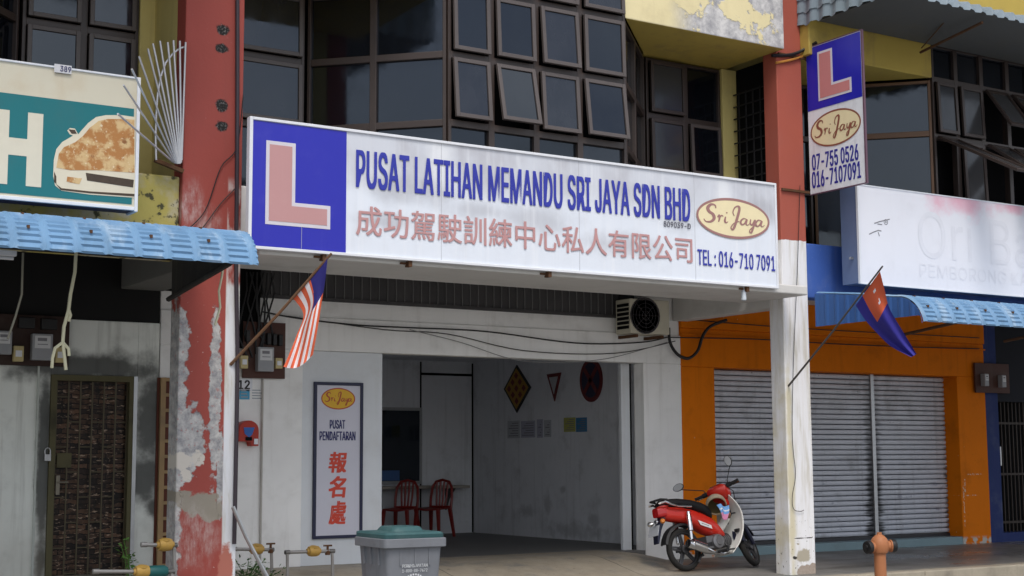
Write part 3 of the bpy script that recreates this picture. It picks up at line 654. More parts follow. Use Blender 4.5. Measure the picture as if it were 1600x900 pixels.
# ================================================================== signs
m_signblue = paint('sign_blue_vinyl', (.016, .018, .40), .35, .5, vary=.05, dirt=(.10, .10, .5), dirt_amt=.25, streak=.12, bump=0)
YS = 12.69
SX0, SX1 = 5.125, 11.73; SZ0, SZ1 = 3.38, 4.615
def sign_extra(n, c):
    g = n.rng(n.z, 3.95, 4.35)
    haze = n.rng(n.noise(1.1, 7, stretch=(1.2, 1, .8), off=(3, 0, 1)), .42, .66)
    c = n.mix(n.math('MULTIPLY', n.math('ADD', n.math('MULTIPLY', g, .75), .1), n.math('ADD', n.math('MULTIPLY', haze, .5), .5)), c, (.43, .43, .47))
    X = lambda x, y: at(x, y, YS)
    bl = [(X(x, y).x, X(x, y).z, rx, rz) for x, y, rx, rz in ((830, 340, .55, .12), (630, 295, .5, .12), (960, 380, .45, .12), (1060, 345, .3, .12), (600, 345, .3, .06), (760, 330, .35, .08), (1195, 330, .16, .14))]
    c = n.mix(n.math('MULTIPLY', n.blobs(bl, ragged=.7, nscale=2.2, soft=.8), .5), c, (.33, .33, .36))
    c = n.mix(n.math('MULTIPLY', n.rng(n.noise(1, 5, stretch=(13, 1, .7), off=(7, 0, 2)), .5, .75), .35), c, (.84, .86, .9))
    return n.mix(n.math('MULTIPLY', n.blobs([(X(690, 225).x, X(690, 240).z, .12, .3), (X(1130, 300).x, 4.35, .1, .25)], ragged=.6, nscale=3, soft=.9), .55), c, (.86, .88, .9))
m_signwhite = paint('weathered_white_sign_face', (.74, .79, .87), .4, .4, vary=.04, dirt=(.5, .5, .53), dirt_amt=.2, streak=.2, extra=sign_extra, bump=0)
m_alu = plain('white_aluminium_trim', (.72, .74, .78), .35, .5)
m_pink = paint('faded_red_vinyl', (.50, .27, .27), .45, .4, vary=.06, dirt=(.6, .4, .38), dirt_amt=.2, streak=.2, bump=0)
m_lil = plain('pale_lilac_vinyl', (.62, .60, .66), .45)
m_txt = paint('blue_letter_vinyl', (.03, .04, .36), .4, .4, vary=.08, dirt_amt=.0, streak=.0, bump=0)
m_cream = plain('cream_vinyl', (.80, .70, .44), .45)
m_mauve = plain('mauve_brown_vinyl', (.33, .17, .16), .45)
sg = thing('shop_sign', ((SX0+SX1)/2, YS, SZ0), 'long white signboard with blue L panel, blue and faded red lettering above the open doorway', 'sign')
xb_ = at(541, 300, YS).x
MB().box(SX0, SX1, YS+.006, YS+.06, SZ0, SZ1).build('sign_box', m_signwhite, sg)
MB().box(SX0+.02, xb_, YS, YS+.006, SZ0+.02, SZ1-.02).build('learner_panel', m_signblue, sg)
mb = MB(); mb.box(SX0-.012, SX0+.022, YS-.012, YS+.065, SZ0-.012, SZ1+.012); mb.box(SX1-.016, SX1+.012, YS-.012, YS+.065, SZ0-.012, SZ1+.012)
mb.box(SX0+.022, SX1-.016, YS-.012, YS+.065, SZ1-.016, SZ1+.012); mb.box(SX0+.022, SX1-.016, YS-.012, YS+.065, SZ0-.012, SZ0+.016)
mb.build('sign_trim', m_alu, sg, bevel=.004)
mb = MB()
for px in (690, 905, 1085): x = at(px, 300, YS).x; mb.box(x-.002, x+.002, YS+.0045, YS+.006, SZ0+.02, SZ1-.02)
x = at(472, 300, YS).x; mb.box(x-.002, x+.002, YS-.001, YS, SZ0+.02, SZ0+.32)
mb.build('panel_seam', plain('grey_seam', (.40, .41, .44), .5), sg)
Lp = [(416, 219), (462, 224), (462, 317), (516, 322), (516, 358), (416, 350)]
def lshape(px, Y):
    P = [at(x, y, Y) for x, y in px]; x0, x1, x2 = P[0].x, P[1].x, P[3].x; z1, z0, zm = P[0].z, P[5].z, P[2].z
    return x0, x1, x2, z0, zm, z1
def lpoly(x0, x1, x2, z0, zm, z1, i): return [(x0+i, z0+i), (x2-i, z0+i), (x2-i, zm-i), (x1-i, zm-i), (x1-i, z1-i), (x0+i, z1-i)]
lq = lshape(Lp, YS)
MB().prism([(x, YS-.001, z) for x, z in lpoly(*lq, 0)], (0, -.002, 0)).build('letter_outline', m_lil, sg)
MB().prism([(x, YS-.0035, z) for x, z in lpoly(*lq, .035)], (0, -.002, 0)).build('letter_l', m_pink, sg)
mb = MB(); pxtext(mb, 'PUSAT LATIHAN MEMANDU SRI JAYA SDN BHD', YS, 556, 1078, 233, 293, bold=.02)
mb.build('company_name', m_txt, sg)
mb = MB(); pxtext(mb, '成功駕駛訓練中心私人有限公司', YS, 556, 1080, 320, 367, bold=.012); mb.build('chinese_name', m_pink, sg)
mb = MB(); pxtext(mb, '809039-D', YS, 1037, 1078, 345, 354, bold=.02); mb.build('registration_number', plain('grey_print', (.1, .1, .13)), sg)
mb = MB(); pxtext(mb, 'TEL : 016-710 7091', YS, 1090, 1208, 389, 414, bold=.02); mb.build('telephone_number', m_txt, sg)
ec = at(1146, 341.5, YS); ea = (at(1203, 341, YS).x-at(1089, 341, YS).x)/2; eb = (at(1146, 310, YS).z-at(1146, 373, YS).z)/2
mb = MB(); ellipse_into(mb, (ec.x, YS, ec.z), UX, UZ, ea, eb, .002); mb.build('oval_logo', m_cream, sg)
mb = MB(); ellipse_into(mb, (ec.x, YS, ec.z), UX, UZ, ea, eb, .003, .03); script_into(mb, (ec.x-ea*.82, YS, ec.z-eb*.62), UX, UZ, ea*1.66, eb*1.28); mb.build('script_lettering', m_mauve, sg)
mb = MB()
for px in (506, 640, 858, 1167): a = at(px, 410+(px-506)*.06, 12.72); mb.box(a.x-.02, a.x+.02, 12.70, 12.78, SZ0-.07, SZ0-.012); mb.box(a.x-.09, a.x-.02, 12.74, 12.78, SZ0-.045, SZ0-.025)
mb.build('fixing_bracket', m_rust, sg)
# projecting L sign on the right pillar
PX = 12.75; PY0, PY1 = 13.16, 12.22; PZ0, PZ1 = 4.66, 6.53
ps = thing('projecting_sign', (PX, 12.7, PZ0), 'tall double-sided blue and white L sign hung edge-on from the red pillar', 'sign')
MB().box(PX+.004, PX+.022, PY1, PY0, PZ0, PZ1).build('sign_box', paint('white_projecting_sign_face', (.76, .78, .83), .4, dirt=(.3, .3, .33), dirt_amt=.35, streak=.45), ps)
zsp = atx(1262, 175, PX).z
MB().box(PX, PX+.004, PY1+.012, PY0-.005, zsp, PZ1-.01).build('learner_panel', m_signblue, ps)
mb = MB(); mb.box(PX-.004, PX+.026, PY1-.02, PY1, PZ0-.01, PZ1+.01); mb.box(PX-.004, PX+.026, PY1, PY0, PZ1, PZ1+.012); mb.box(PX-.004, PX+.026, PY1, PY0, PZ0-.012, PZ0)
mb.build('sign_trim', plain('brown_edge_trim', (.12, .06, .09), .4), ps)
def onps(x, y): p = atx(x, y, PX); return p.y, p.z
ya, zb_ = onps(1277, 82); yb, _ = onps(1300, 77); yc, zc = onps(1331, 143); _, za_ = onps(1277, 159); _, zm_ = onps(1300, 129)
def lpy(i): return [(ya-i, za_+i), (yc+i, za_+i), (yc+i, zm_-i), (yb+i, zm_-i), (yb+i, zb_-i), (ya-i, zb_-i)]
MB().prism([(PX-.001, y, z) for y, z in lpy(0)], (-.002, 0, 0)).build('letter_outline', m_lil, ps)
MB().prism([(PX-.0035, y, z) for y, z in lpy(.03)], (-.002, 0, 0)).build('letter_l', paint('bright_faded_red_vinyl', (.56, .22, .22), .45, bump=0, streak=.1), ps)
e0 = atx(1305, 199, PX); ea2 = (atx(1266, 205, PX).y-atx(1345, 193, PX).y)/2; eb2 = .225
UL = Vector((0, -1, 0))
mb = MB(); ellipse_into(mb, (PX+.003, e0.y, e0.z), UL, UZ, ea2, eb2, .002); mb.build('oval_logo', m_cream, ps)
mb = MB(); ellipse_into(mb, (PX+.003, e0.y, e0.z), UL, UZ, ea2, eb2, .003, .022); script_into(mb, (PX+.003, e0.y+ea2*.84, e0.z-eb2*.62), UL, UZ, ea2*1.7, eb2*1.28)
mb.build('script_lettering', plain('brown_vinyl', (.26, .09, .06), .45), ps)
mb = MB()
for body, (xa, yt, yb2), xb2 in (('07-755 0526', (1269, 242, 267), 1342), ('016-7107091', (1269, 269, 295), 1345)):
    p = atx(xa, yb2, PX); q = atx(xa, yt, PX); r_ = atx(xb2, 260, PX)
    text_into(mb, body, (PX+.003, p.y, p.z), UL, UZ, p.y-r_.y, q.z-p.z, bold=.025)
mb.build('telephone_number', plain('blue_number_vinyl', (.03, .03, .3), .4), ps)
mb = MB()
for z in (PZ1-.12, PZ0+.03): mb.box(PX+.02, PX+.06, F-.03, F-.005, z-.03, z+.03); mb.box(12.3, PX+.06, F-.028, F-.004, z-.015, z+.015)
mb.build('bracket', m_rust, ps)
# big pale sign on the right shop
YO = 12.70
ox0 = at(1342, 365, YO).x; oz0, oz1 = at(1344, 441.7, YO).z, at(1340, 289, YO).z; OX1 = ox0+6.6
def ori_extra(n, c):
    b = n.blobs([(at(1500, 320, YO).x, oz1-.02, .45, .16), (at(1580, 340, YO).x, oz1-.02, .3, .08)], ragged=.8, nscale=3, soft=.9)
    c = n.mix(n.math('MULTIPLY', b, .55), c, (.75, .16, .28))
    return c
m_ori = paint('sun_bleached_white_sign', (.76, .77, .83), .4, .4, vary=.03, dirt=(.6, .6, .64), dirt_amt=.3, streak=.15, extra=ori_extra, bump=0)
og = thing('shop_sign', ((ox0+OX1)/2, YO, oz0), 'sun-bleached white signboard with faint bird head over the right awning', 'sign')
MB().box(ox0, OX1, YO, YO+.02, oz0, oz1).build('sign_face', m_ori, og)
MB().box(ox0, OX1, YO+.02, YO+.30, oz0, oz1).build('sign_box', plain('grey_blue_sign_side', (.14, .19, .32), .4), og)
mb = MB(); mb.box(ox0-.01, ox0+.02, YO-.008, YO+.025, oz0-.01, oz1+.01); mb.box(ox0+.02, OX1, YO-.008, YO+.31, oz1, oz1+.014); mb.box(ox0+.02, OX1, YO-.008, YO+.025, oz0-.014, oz0)
mb.build('sign_trim', m_alu, og)
m_faint = plain('faint_relief_lettering', (.72, .73, .79), .4); m_grey = plain('grey_print_faded', (.2, .2, .22), .5)
mb = MB(); a = at(1436, 400, YO)
text_into(mb, 'Ori Ba', (a.x, YO-.001, a.z-.02), UX, UZ, at(1600, 400, YO).x-a.x+.16, .62)
text_into(mb, 'PEMBORONG KA', (a.x, YO-.001, at(1436, 432, YO).z), UX, UZ, at(1600, 400, YO).x-a.x+.05, .17, bold=.0)
mb.build('faded_lettering', m_faint, og)
mb = MB()
for ln in ([(1366, 349), (1375, 346), (1382, 344.5), (1390, 342.5)], [(1371, 350), (1378, 351)], [(1358, 366), (1364, 363), (1372, 360), (1377, 361)], [(1372, 363), (1374, 369)]):
    for (xa, y0), (xb2, y1) in zip(ln, ln[1:]):
        p, q = at(xa, y0, YO), at(xb2, y1, YO); mb.obox(p+Vector((0, -.002, 0)), q+Vector((0, -.002, 0)), .002, .012, up=(0, 0, 1))
c_ = at(1384, 347, YO); ellipse_into(mb, (c_.x, YO, c_.z), UX, UZ, .036, .036, .002, .01, 24); ellipse_into(mb, (c_.x, YO, c_.z), UX, UZ, .012, .012, .0025, 0, 16)
mb.build('bird_eye_print', m_grey, og)
MB().box(PRx[1]+.35, ox0+.1, YO+.1, YO+.13, oz0+.30, oz0+.33).build('bracket', m_steel, og)
# green H sign on the left
YH = 12.70
hx1 = at(214, 225, YH).x; hz1, hz0 = at(214, 123, YH).z, at(213, 326, YH).z; hx0 = hx1-6.0
hg = thing('shop_sign', (hx1-3, YH, hz0), 'teal and cream signboard with letter H and a faded car picture', 'sign')
m_hc = paint('yellowed_cream_sign_face', (.62, .58, .46), .45, vary=.06, dirt=(.5, .36, .2), dirt_amt=.35, streak=.2, bump=0)
MB().box(hx0, hx1, YH+.002, YH+.02, hz0, hz1).build('sign_face', m_hc, hg)
MB().box(hx0, hx1, YH+.02, YH+.22, hz0-.015, hz1).build('sign_box', plain('navy_sign_box', (.02, .025, .07), .5), hg)
tz1, tz0 = at(0, 144, YH).z, at(0, 301, YH).z
MB().box(hx0, hx1-.035, YH-.002, YH+.002, tz0, tz1).build('teal_panel', paint('teal_vinyl', (.012, .16, .18), .4, vary=.06, dirt_amt=.15, streak=.1, bump=0), hg)
mb = MB(); mb.box(hx1-.012, hx1+.018, YH-.014, YH+.23, hz0-.03, hz1+.012); mb.box(hx0, hx1-.012, YH-.014, YH+.23, hz1-.006, hz1+.012); mb.box(hx0, hx1-.012, YH-.014, YH+.02, hz0-.02, hz0+.012)
mb.build('sign_trim', m_alu, hg, bevel=.004)
mb = MB()
P = lambda x, y: at(x, y, YH)
xa, xb2, xc, xd = P(-14, 230).x, P(13, 230).x, P(42, 230).x, P(66, 230).x
zt_, zb2 = P(54, 177).z, P(54, 292).z; zc1, zc0 = P(27, 216).z, P(27, 243).z
for q in ((xa, xb2, zb2, zt_), (xc, xd, zb2, zt_), (xb2, xc, zc0, zc1)): mb.box(q[0], q[1], YH-.005, YH-.002, q[2], q[3])
mb.build('letter_h', plain('cream_letter', (.66, .62, .5), .45), hg)
car = [(211, 183), (190, 180), (165, 180), (150, 183), (138, 192), (128, 203), (122, 210), (117, 201), (109, 200), (105, 204), (109, 210), (114, 212), (97, 222), (88, 233), (84, 250), (83, 275), (86, 290), (96, 298), (140, 304), (211, 309)]
mb = MB(); pxpoly(mb, car, YH-.002, (0, -.003, 0)); mb.build('car_picture', plain('cream_picture_border', (.68, .62, .48), .45), hg)
def rustpic(n, c):
    c = n.mix(n.rng(n.noise(9, 8, off=(1, 0, 2)), .45, .6), (.42, .19, .06), (.62, .44, .22))
    c = n.mix(n.rng(n.noise(26, 6), .58, .68), c, (.72, .62, .42))
    return n.mix(n.rng(n.noise(7, 7, off=(4, 0, 4)), .60, .68), c, (.26, .11, .04))
m_rp = paint('rust_coloured_print', (.4, .18, .06), .5, extra=rustpic, bump=0)
mb = MB(); pxpoly(mb, [(210, 187), (190, 186), (168, 186), (154, 189), (140, 200), (130, 212), (118, 222), (100, 230), (92, 240), (88, 262), (110, 266), (150, 266), (210, 270)], YH-.005, (0, -.002, 0))
pxpoly(mb, [(105, 276), (128, 279), (124, 288), (104, 284)], YH-.005, (0, -.002, 0)); mb.build('car_print', m_rp, hg)
m_dk = plain('dark_brown_print', (.06, .04, .025), .5, vary=.4, vs=20)
mb = MB(); pxpoly(mb, [(134, 270), (209, 281), (208, 293), (136, 282)], YH-.005, (0, -.002, 0)); mb.build('grille_print', m_dk, hg); mb = MB(); pxpoly(mb, [(87, 287), (96, 294), (140, 299), (210, 303), (210, 307), (140, 302), (95, 297)], YH-.005, (0, -.002, 0))
pxpoly(mb, [(84.5, 268), (88, 276), (88, 288), (84.5, 284)], YH-.005, (0, -.002, 0)); pxpoly(mb, [(107, 202), (117, 203), (120, 209), (112, 209)], YH-.005, (0, -.002, 0)); mb.build('bumper_print', m_dk, hg)
mb = MB(); a = at(97, 108, YH); mb.box(at(84, 108, YH).x, at(111, 108, YH).x, YH-.02, YH-.012, a.z-.04, a.z+.035)
npz = mb.build('number_plate', plain('pale_plate', (.6, .6, .62)), hg)
mb = MB(); text_into(mb, '389', (at(93, 108, YH).x, YH-.021, a.z-.027), UX, UZ, at(110, 108, YH).x-at(93, 108, YH).x, .05, bold=.02); mb.build('plate_number', m_navy, npz)
# registration board beside the door
bx0, bx1 = at(490, 720, W+.03).x, at(566, 720, W+.03).x; YQ = W+.03
bz0, bz1 = at(491, 842, YQ).z, at(491, 597, YQ).z
bd = thing('notice_board', ((bx0+bx1)/2, YQ, bz0), 'upright lilac white registration board with navy frame and red Chinese characters beside the doorway', 'sign')
MB().box(bx0, bx1, YQ, YQ+.018, bz0, bz1).build('board', paint('lilac_white_board', (.60, .60, .68), .4, bump=0, vary=.04, dirt_amt=.1, streak=.1), bd)
mb = MB(); t_ = .032
mb.box(bx0-.004, bx0+t_, YQ-.014, YQ+.0185, bz0-.004, bz1+.004); mb.box(bx1-t_, bx1+.004, YQ-.014, YQ+.0185, bz0-.004, bz1+.004); mb.box(bx0+t_, bx1-t_, YQ-.014, YQ+.0185, bz1-t_, bz1+.004); mb.box(bx0+t_, bx1-t_, YQ-.014, YQ+.0185, bz0-.004, bz0+t_)
mb.build('frame', plain('navy_frame', (.012, .015, .05), .4), bd, bevel=.003)
ec = at(528.5, 623, YQ); ea = (at(555, 623, YQ).x-at(502, 623, YQ).x)/2; eb = .125
m_gold = plain('golden_yellow_vinyl', (.72, .42, .02), .45); m_redv = plain('red_vinyl', (.62, .06, .03), .45)
mb = MB(); ellipse_into(mb, (ec.x, YQ, ec.z), UX, UZ, ea, eb, .002); mb.build('oval_logo', m_gold, bd)
mb = MB(); ellipse_into(mb, (ec.x, YQ, ec.z), UX, UZ, ea, eb, .003, .013); script_into(mb, (ec.x-ea*.8, YQ, ec.z-eb*.6), UX, UZ, ea*1.62, eb*1.25); mb.build('script_lettering', plain('red_brown_vinyl', (.45, .07, .03), .45), bd)
mb = MB(); pxtext(mb, 'PUSAT', YQ, 515, 542, 656, 670, bold=.03); pxtext(mb, 'PENDAFTARAN', YQ, 499, 558, 674, 688, bold=.03); mb.build('board_lettering', m_navy, bd)
mb = MB()
for ch, y0, y1 in (('報', 706, 739), ('名', 744, 778), ('處', 783, 820)): pxtext(mb, ch, YQ, 513, 545, y0, y1, bold=.035, shear=.12)
mb.build('chinese_characters', m_redv, bd)
# ================================================================== awnings
def awn_extra(n, c):
    return n.mix(n.math('MULTIPLY', n.rng(n.noise(3, 7, stretch=(2, .6, 1)), .5, .7), .4), c, (.5, .6, .68))
m_awn = paint('chalky_sky_blue_sheet', (.15, .285, .46), .6, .3, vary=.18, dirt=(.07, .12, .17), dirt_amt=.55, streak=.4, speck=.3, extra=awn_extra, bump=0)
m_awn_d = paint('deep_blue_sheet', (.03, .10, .30), .5, .4, vary=.15, dirt=(.02, .05, .1), dirt_amt=.3)
def awning(x0, x1, dz, root, rib=.245):
    prof = [(13.12, 3.42+dz), (12.6, 3.36+dz), (12.2, 3.31+dz), (11.9, 3.26+dz)]
    cy, cz, rr = 11.80, 2.84+dz, .41
    prof += [(cy-rr*math.sin(a)*.95, cz+rr*math.cos(a)) for a in [R(4+74*i/36) for i in range(37)]]
    nx_ = int((x1-x0)/.0245); mb = MB(); k = len(prof)
    for i in range(nx_+1):
        x = x0+(x1-x0)*i/nx_; ph = ((x-x0)/rib) % 1.
        ribh = .020*math.sin(math.pi*ph/.3) if ph < .3 else 0.
        for j, (y, z) in enumerate(prof):
            a = prof[max(j-1, 0)]; b = prof[min(j+1, k-1)]; t = Vector((0, b[0]-a[0], b[1]-a[1])).normalized(); nn = Vector((0, t.z, -t.y))
            if nn.z < 0: nn = -nn
            h = ribh + (.016*((j % 4)/3.) if (j > 4 and ph >= .3) else 0)
            mb.v.append(Vector((x, y, z)) + nn*h)
    for i in range(nx_):
        for j in range(k-1): mb.f.append([i*k+j, (i+1)*k+j, (i+1)*k+j+1, i*k+j+1]); mb.k.append(0)
    mb.mat(1)
    for i in range(int((x1-x0)/rib)):
        if i % 2: continue
        for j in (9, 26):
            y, z = prof[j]; x = x0+(i+.62)*rib; mb.box(x-.010, x+.010, y-.034, y-.004, z-.008, z+.018)
    sh_ = mb.build('roof_sheet', [m_awn, m_rust], root, fix=False)
    return prof, sh_
ar = thing('awning', (16, 12.3, 2.9), 'ribbed sky blue awning on the right below the bleached white signboard', 'awning', 'curved blue awnings over the shop fronts')
AX0 = PX+.0
prof, _ = awning(AX0+.01, 20.2, 0, ar)
mb = MB(); cp = [(y, z-.012) for y, z in prof]
zbot = 3.0
k = len(cp); nseg = 60
# cheek: a corrugated upright sheet following the roof profile
pts = []
ys_ = [13.12-(13.12-11.42)*i/nseg for i in range(nseg+1)]
def top_at(y):
    for a, b in zip(cp, cp[1:]):
        if b[0] <= y <= a[0]: return a[1]+(b[1]-a[1])*(a[0]-y)/max(1e-6, a[0]-b[0])
    return cp[-1][1]
vs = []
for i, y in enumerate(ys_):
    off = .012 if (i % 6) < 2 else 0
    vs += [(AX0-off, y, top_at(y)), (AX0-off, y, min(zbot-.0, top_at(y)-.01))]
mb.add(vs, [(2*i, 2*i+1, 2*i+3, 2*i+2) for i in range(nseg)])
mb.build('side_sheet', m_awn_d, ar, fix=False, solid=.004)
mb = MB()
for x in (14.2, 16.2, 18.2): mb.tube([(x, 13.1, 2.95), (x, 11.6, 3.1)], .02, 6); mb.tube([(x, 12.3, 3.03), (x, 12.3, 3.29)], .015, 6)
mb.tube([(12.85, 11.55, 3.08), (20, 11.55, 3.08)], .022, 6); mb.tube([(12.85, 12.4, 3.28), (20, 12.4, 3.28)], .022, 6)
mb.build('support_frame', m_rust, ar)
al = thing('awning', (1, 12.3, 3.0), 'ribbed sky blue awning on the left below the teal signboard, overlapping the red pillar', 'awning', 'curved blue awnings over the shop fronts')
profl, _ = awning(-4.2, 4.70, .105, al)
m_dark_under = paint('dark_timber_bracket', (.03, .028, .026), .85, vary=.4, vs=4)  # near-black brown, varied at random
mb = MB(); mb.prism([(4.55, 13.15, 2.93), (4.55, 11.55, 3.09), (4.55, 11.5, 3.14), (4.55, 11.7, 3.30), (4.55, 13.15, 3.42)], (.05, 0, 0)); mb.build('side_bracket', m_dark_under, al)
mb = MB(); mb.box(-4.2, 4.5, 13.0, 13.05, 3.25, 3.45); mb.box(-4.2, 4.55, 11.5, 11.54, 3.06, 3.13); mb.tube([(4.52, 13.15, 2.90), (4.52, 11.6, 3.06)], .025, 6)
mb.build('support_frame', m_dark_under, al)
# tube light under the left awning
a = at(25, 401, 12.3)
tl = thing('fluorescent_light', (a.x-.6, 12.3, a.z), 'white fluorescent tube fitting under the left blue awning', 'light')
MB().box(a.x-1.3, a.x, 12.27, 12.33, a.z, a.z+.045).build('housing', m_alu, tl, bevel=.006)
MB().tube([(a.x-1.28, 12.3, a.z-.018), (a.x-.02, 12.3, a.z-.018)], .014, 10).build('tube', m_alu, tl)
# tile-look metal awning at the top right
m_tile = paint('weathered_grey_green_tile_sheet', (.20, .25, .29), .55, .4, vary=.2, dirt=(.12, .15, .16), dirt_amt=.5, streak=.35)
m_board = paint('grey_board_underside', (.10, .10, .095), .8, dirt_amt=.5)
zc_ = 6.80; yf = 11.62; zf = at(1535, 21, yf).z
def tile_awning(xa, xb_, cheek, label):
    ta = thing('tile_awning', ((xa+xb_)/2, 12.5, 6.7), label, 'awning', 'tile-look awnings on the upper floor')
    mb = MB(); N = 56
    for r_ in range(7):
        z0, z1 = zc_+r_*.16, zc_+(r_+1)*.16+.02; vs = []
        for i in range(N+1):
            y = 13.19-(13.19-yf)*i/N; ph = (i/8.) % 1; w_ = .018*math.cos(2*math.pi*ph); dz_ = .022 if ph < .5 else 0.
            vs += [(cheek-w_-.012, y, z0+dz_), (cheek-w_+.006, y, z1+dz_)]
        mb.add(vs, [(2*i, 2*i+1, 2*i+3, 2*i+2) for i in range(N)])
    mb.build('side_sheet', m_tile, ta, fix=False, solid=.004)
    mb = MB(); N = int((xb_-xa)/.0172); vs = []
    for i in range(N+1):
        x = xa+(xb_-xa)*i/N; ph = (i/12.) % 1; w_ = .03*math.cos(2*math.pi*ph); dz_ = .02 if ph < .5 else 0
        vs += [(x, yf-w_*.4, zf+dz_), (x, yf+.03, zf+.09+w_), (x, yf+.5, zf+.22+w_), (x, yf+1.5, zf+.42+w_)]
    mb.add(vs, [(4*i+j, 4*i+4+j, 4*i+5+j, 4*i+1+j) for i in range(N) for j in range(3)])
    mb.build('roof_sheet', m_tile, ta, fix=False, solid=.004)
    MB().box(xa+.04, xb_-.02, yf+.05, 13.0, zf+.04, zf+.06).build('ceiling_board', m_board, ta)
    return ta
ta = tile_awning(12.78, 19.98, 12.675, 'weathered grey tile-look metal awning under the top right corner, above the yellow parapet')
MB().tube([at(1438, 82, 12.9), at(1535, 35, yf+.1)], .018, 6).build('support_strut', m_rust, ta)
MB().tube([at(1440, 75, 12.9), at(1475, 35, yf+.6)], .008, 6).build('tie_rod', m_rust, ta)
tile_awning(-2.6, 4.58, 4.60, 'grey tile-look awning of the left shophouse, only mirrored in the slanted bay panes')
mb = MB(); za = at(1440, 38, 13.0).z; MB().box(rf[0], rf[1], 12.98, 13.04, za-.06, za+.8).build('bay_beam', m_yellow, rig)
# ================================================================== services on the fronts
def wire(name, pts, r, m_, label, cat='cable', n=6):
    c = []
    P = [Vector(p) for p in pts]
    for i in range(len(P)-1):
        p0, p1, p2, p3 = P[max(i-1, 0)], P[i], P[i+1], P[min(i+2, len(P)-1)]
        for j in range(6):
            t = j/6; c.append(.5*(2*p1+(p2-p0)*t+(2*p0-5*p1+4*p2-p3)*t*t+(3*p1-p0-3*p2+p3)*t**3))
    c.append(P[-1])
    o = MB().tube(c, r, n).build(name, m_, None, smooth=True)
    return tag(o, label, cat)
pw = lambda Y, *q: [at(x, y, Y) for x, y in q]
wire('cable', pw(W-.03, (410, 487), (470, 498), (560, 508), (640, 512), (760, 518), (900, 536), (1000, 535), (1042, 527)), .009, m_cable, 'thick black cable strung along the white lintel from the meter box to the air conditioner')
wire('cable', pw(W-.04, (450, 494), (600, 515), (700, 522), (820, 548), (960, 552), (1055, 533)), .006, m_cable, 'thin sagging black wire crossing just above the open doorway')
wire('cable', pw(W-.05, (640, 515), (720, 535), (800, 561), (870, 566), (950, 560), (1042, 535)), .005, plain('grey_cable', (.2, .2, .2)), 'grey wire drooping lowest over the top edge of the doorway')
wire('cable', pw(W-.06, (1042, 527), (1180, 530), (1300, 537), (1420, 542), (1530, 545)), .008, m_cable, 'straight dark cable running along the orange wall above the shutters')
wire('cable', pw(W-.06, (1062, 498), (1180, 508), (1300, 516), (1420, 522), (1530, 528)), .007, m_cable, 'upper dark cable along the orange wall just under the awning')
a = at(1372, 0, F)
wire('drain_hose', pw(W-.1, (1045, 512), (1047, 535), (1058, 553), (1075, 560), (1090, 548), (1098, 525), (1110, 510), (1135, 500)), .022, m_cable, 'thick black hose looping from the air conditioner over the orange wall', 'hose')
wire('pipe', pw(F-.03, (371, -20), (371, 150), (370, 300), (369, 420), (371, 560), (369, 700), (366, 850)), .02, plain('dark_downpipe', (.04, .03, .04)), 'dark pipe running down the right edge of the peeling red pillar', 'pipe')
wire('cable', pw(F-.02, (380, 150), (370, 230), (345, 262), (320, 330), (285, 365)), .005, m_cable, 'thin wire curving across the peeling red pillar above the awning, upper one')
wire('cable', pw(F-.02, (370, 292), (345, 318), (325, 345), (312, 362)), .005, m_cable, 'short thin wire curving down the peeling red pillar to the awning, lower one')
wire('cable', pw(F-.02, (1250, 290), (1246, 420), (1240, 560), (1238, 680), (1243, 740), (1238, 775), (1240, 795), (1250, 799), (1256, 797)), .004, m_cable, 'thin dark wire hanging down the white right pillar and hooking at its end')
wire('cable', [(12.2, F-.01, at(1195, 85, F).z), (12.5, F-.03, at(1220, 84, F).z), (12.72, F-.06, at(1250, 78, F).z), (12.78, F-.2, at(1262, 73, F).z)], .022, m_cable, 'black cable bundle wrapped round the red pillar at the top of the L sign')
wire('strap', [(12.26, F-.01, at(1192, 95, F).z), (12.5, F-.02, at(1215, 91, F).z), (12.71, F-.02, at(1240, 86, F).z)], .016, plain('orange_strap', (.5, .22, .04)), 'orange strap tied round the red pillar under the cable bundle', 'strap')
m_cream_w = plain('cream_rope', (.62, .60, .42), .7)
YW = 12.2
def mwire(name, chains, r, m_, label, cat):
    mb = MB()
    for ch in chains: mb.tube([at(x, y, YW) for x, y in ch], r, 6)
    return tag(mb.build(name, m_, None, smooth=True), label, cat)
mwire('hanging_wire', [[(119, 390), (117, 425), (110, 460), (107, 485), (100, 510), (98, 535)], [(107, 483), (110, 492), (107, 502)], [(98, 535), (86, 544), (82, 560), (81, 575)], [(98, 535), (101, 560), (103, 578)], [(98, 535), (107, 545), (108, 556)]], .014, m_cream_w, 'cream wire dangling with three forked ends in front of the electricity meters', 'wire')
mwire('hanging_wire', [[(36, 395), (34, 460), (24, 495), (12, 530)]], .009, plain('grey_rope', (.22, .21, .16)), 'grey wire hanging at the far left under the blue awning', 'wire')
mwire('hanging_wire', [[(350, 403), (347, 430), (342, 455), (344, 480), (336, 508)]], .010, m_cream_w, 'cream wire hanging from the awning end in front of the red pillar', 'wire')
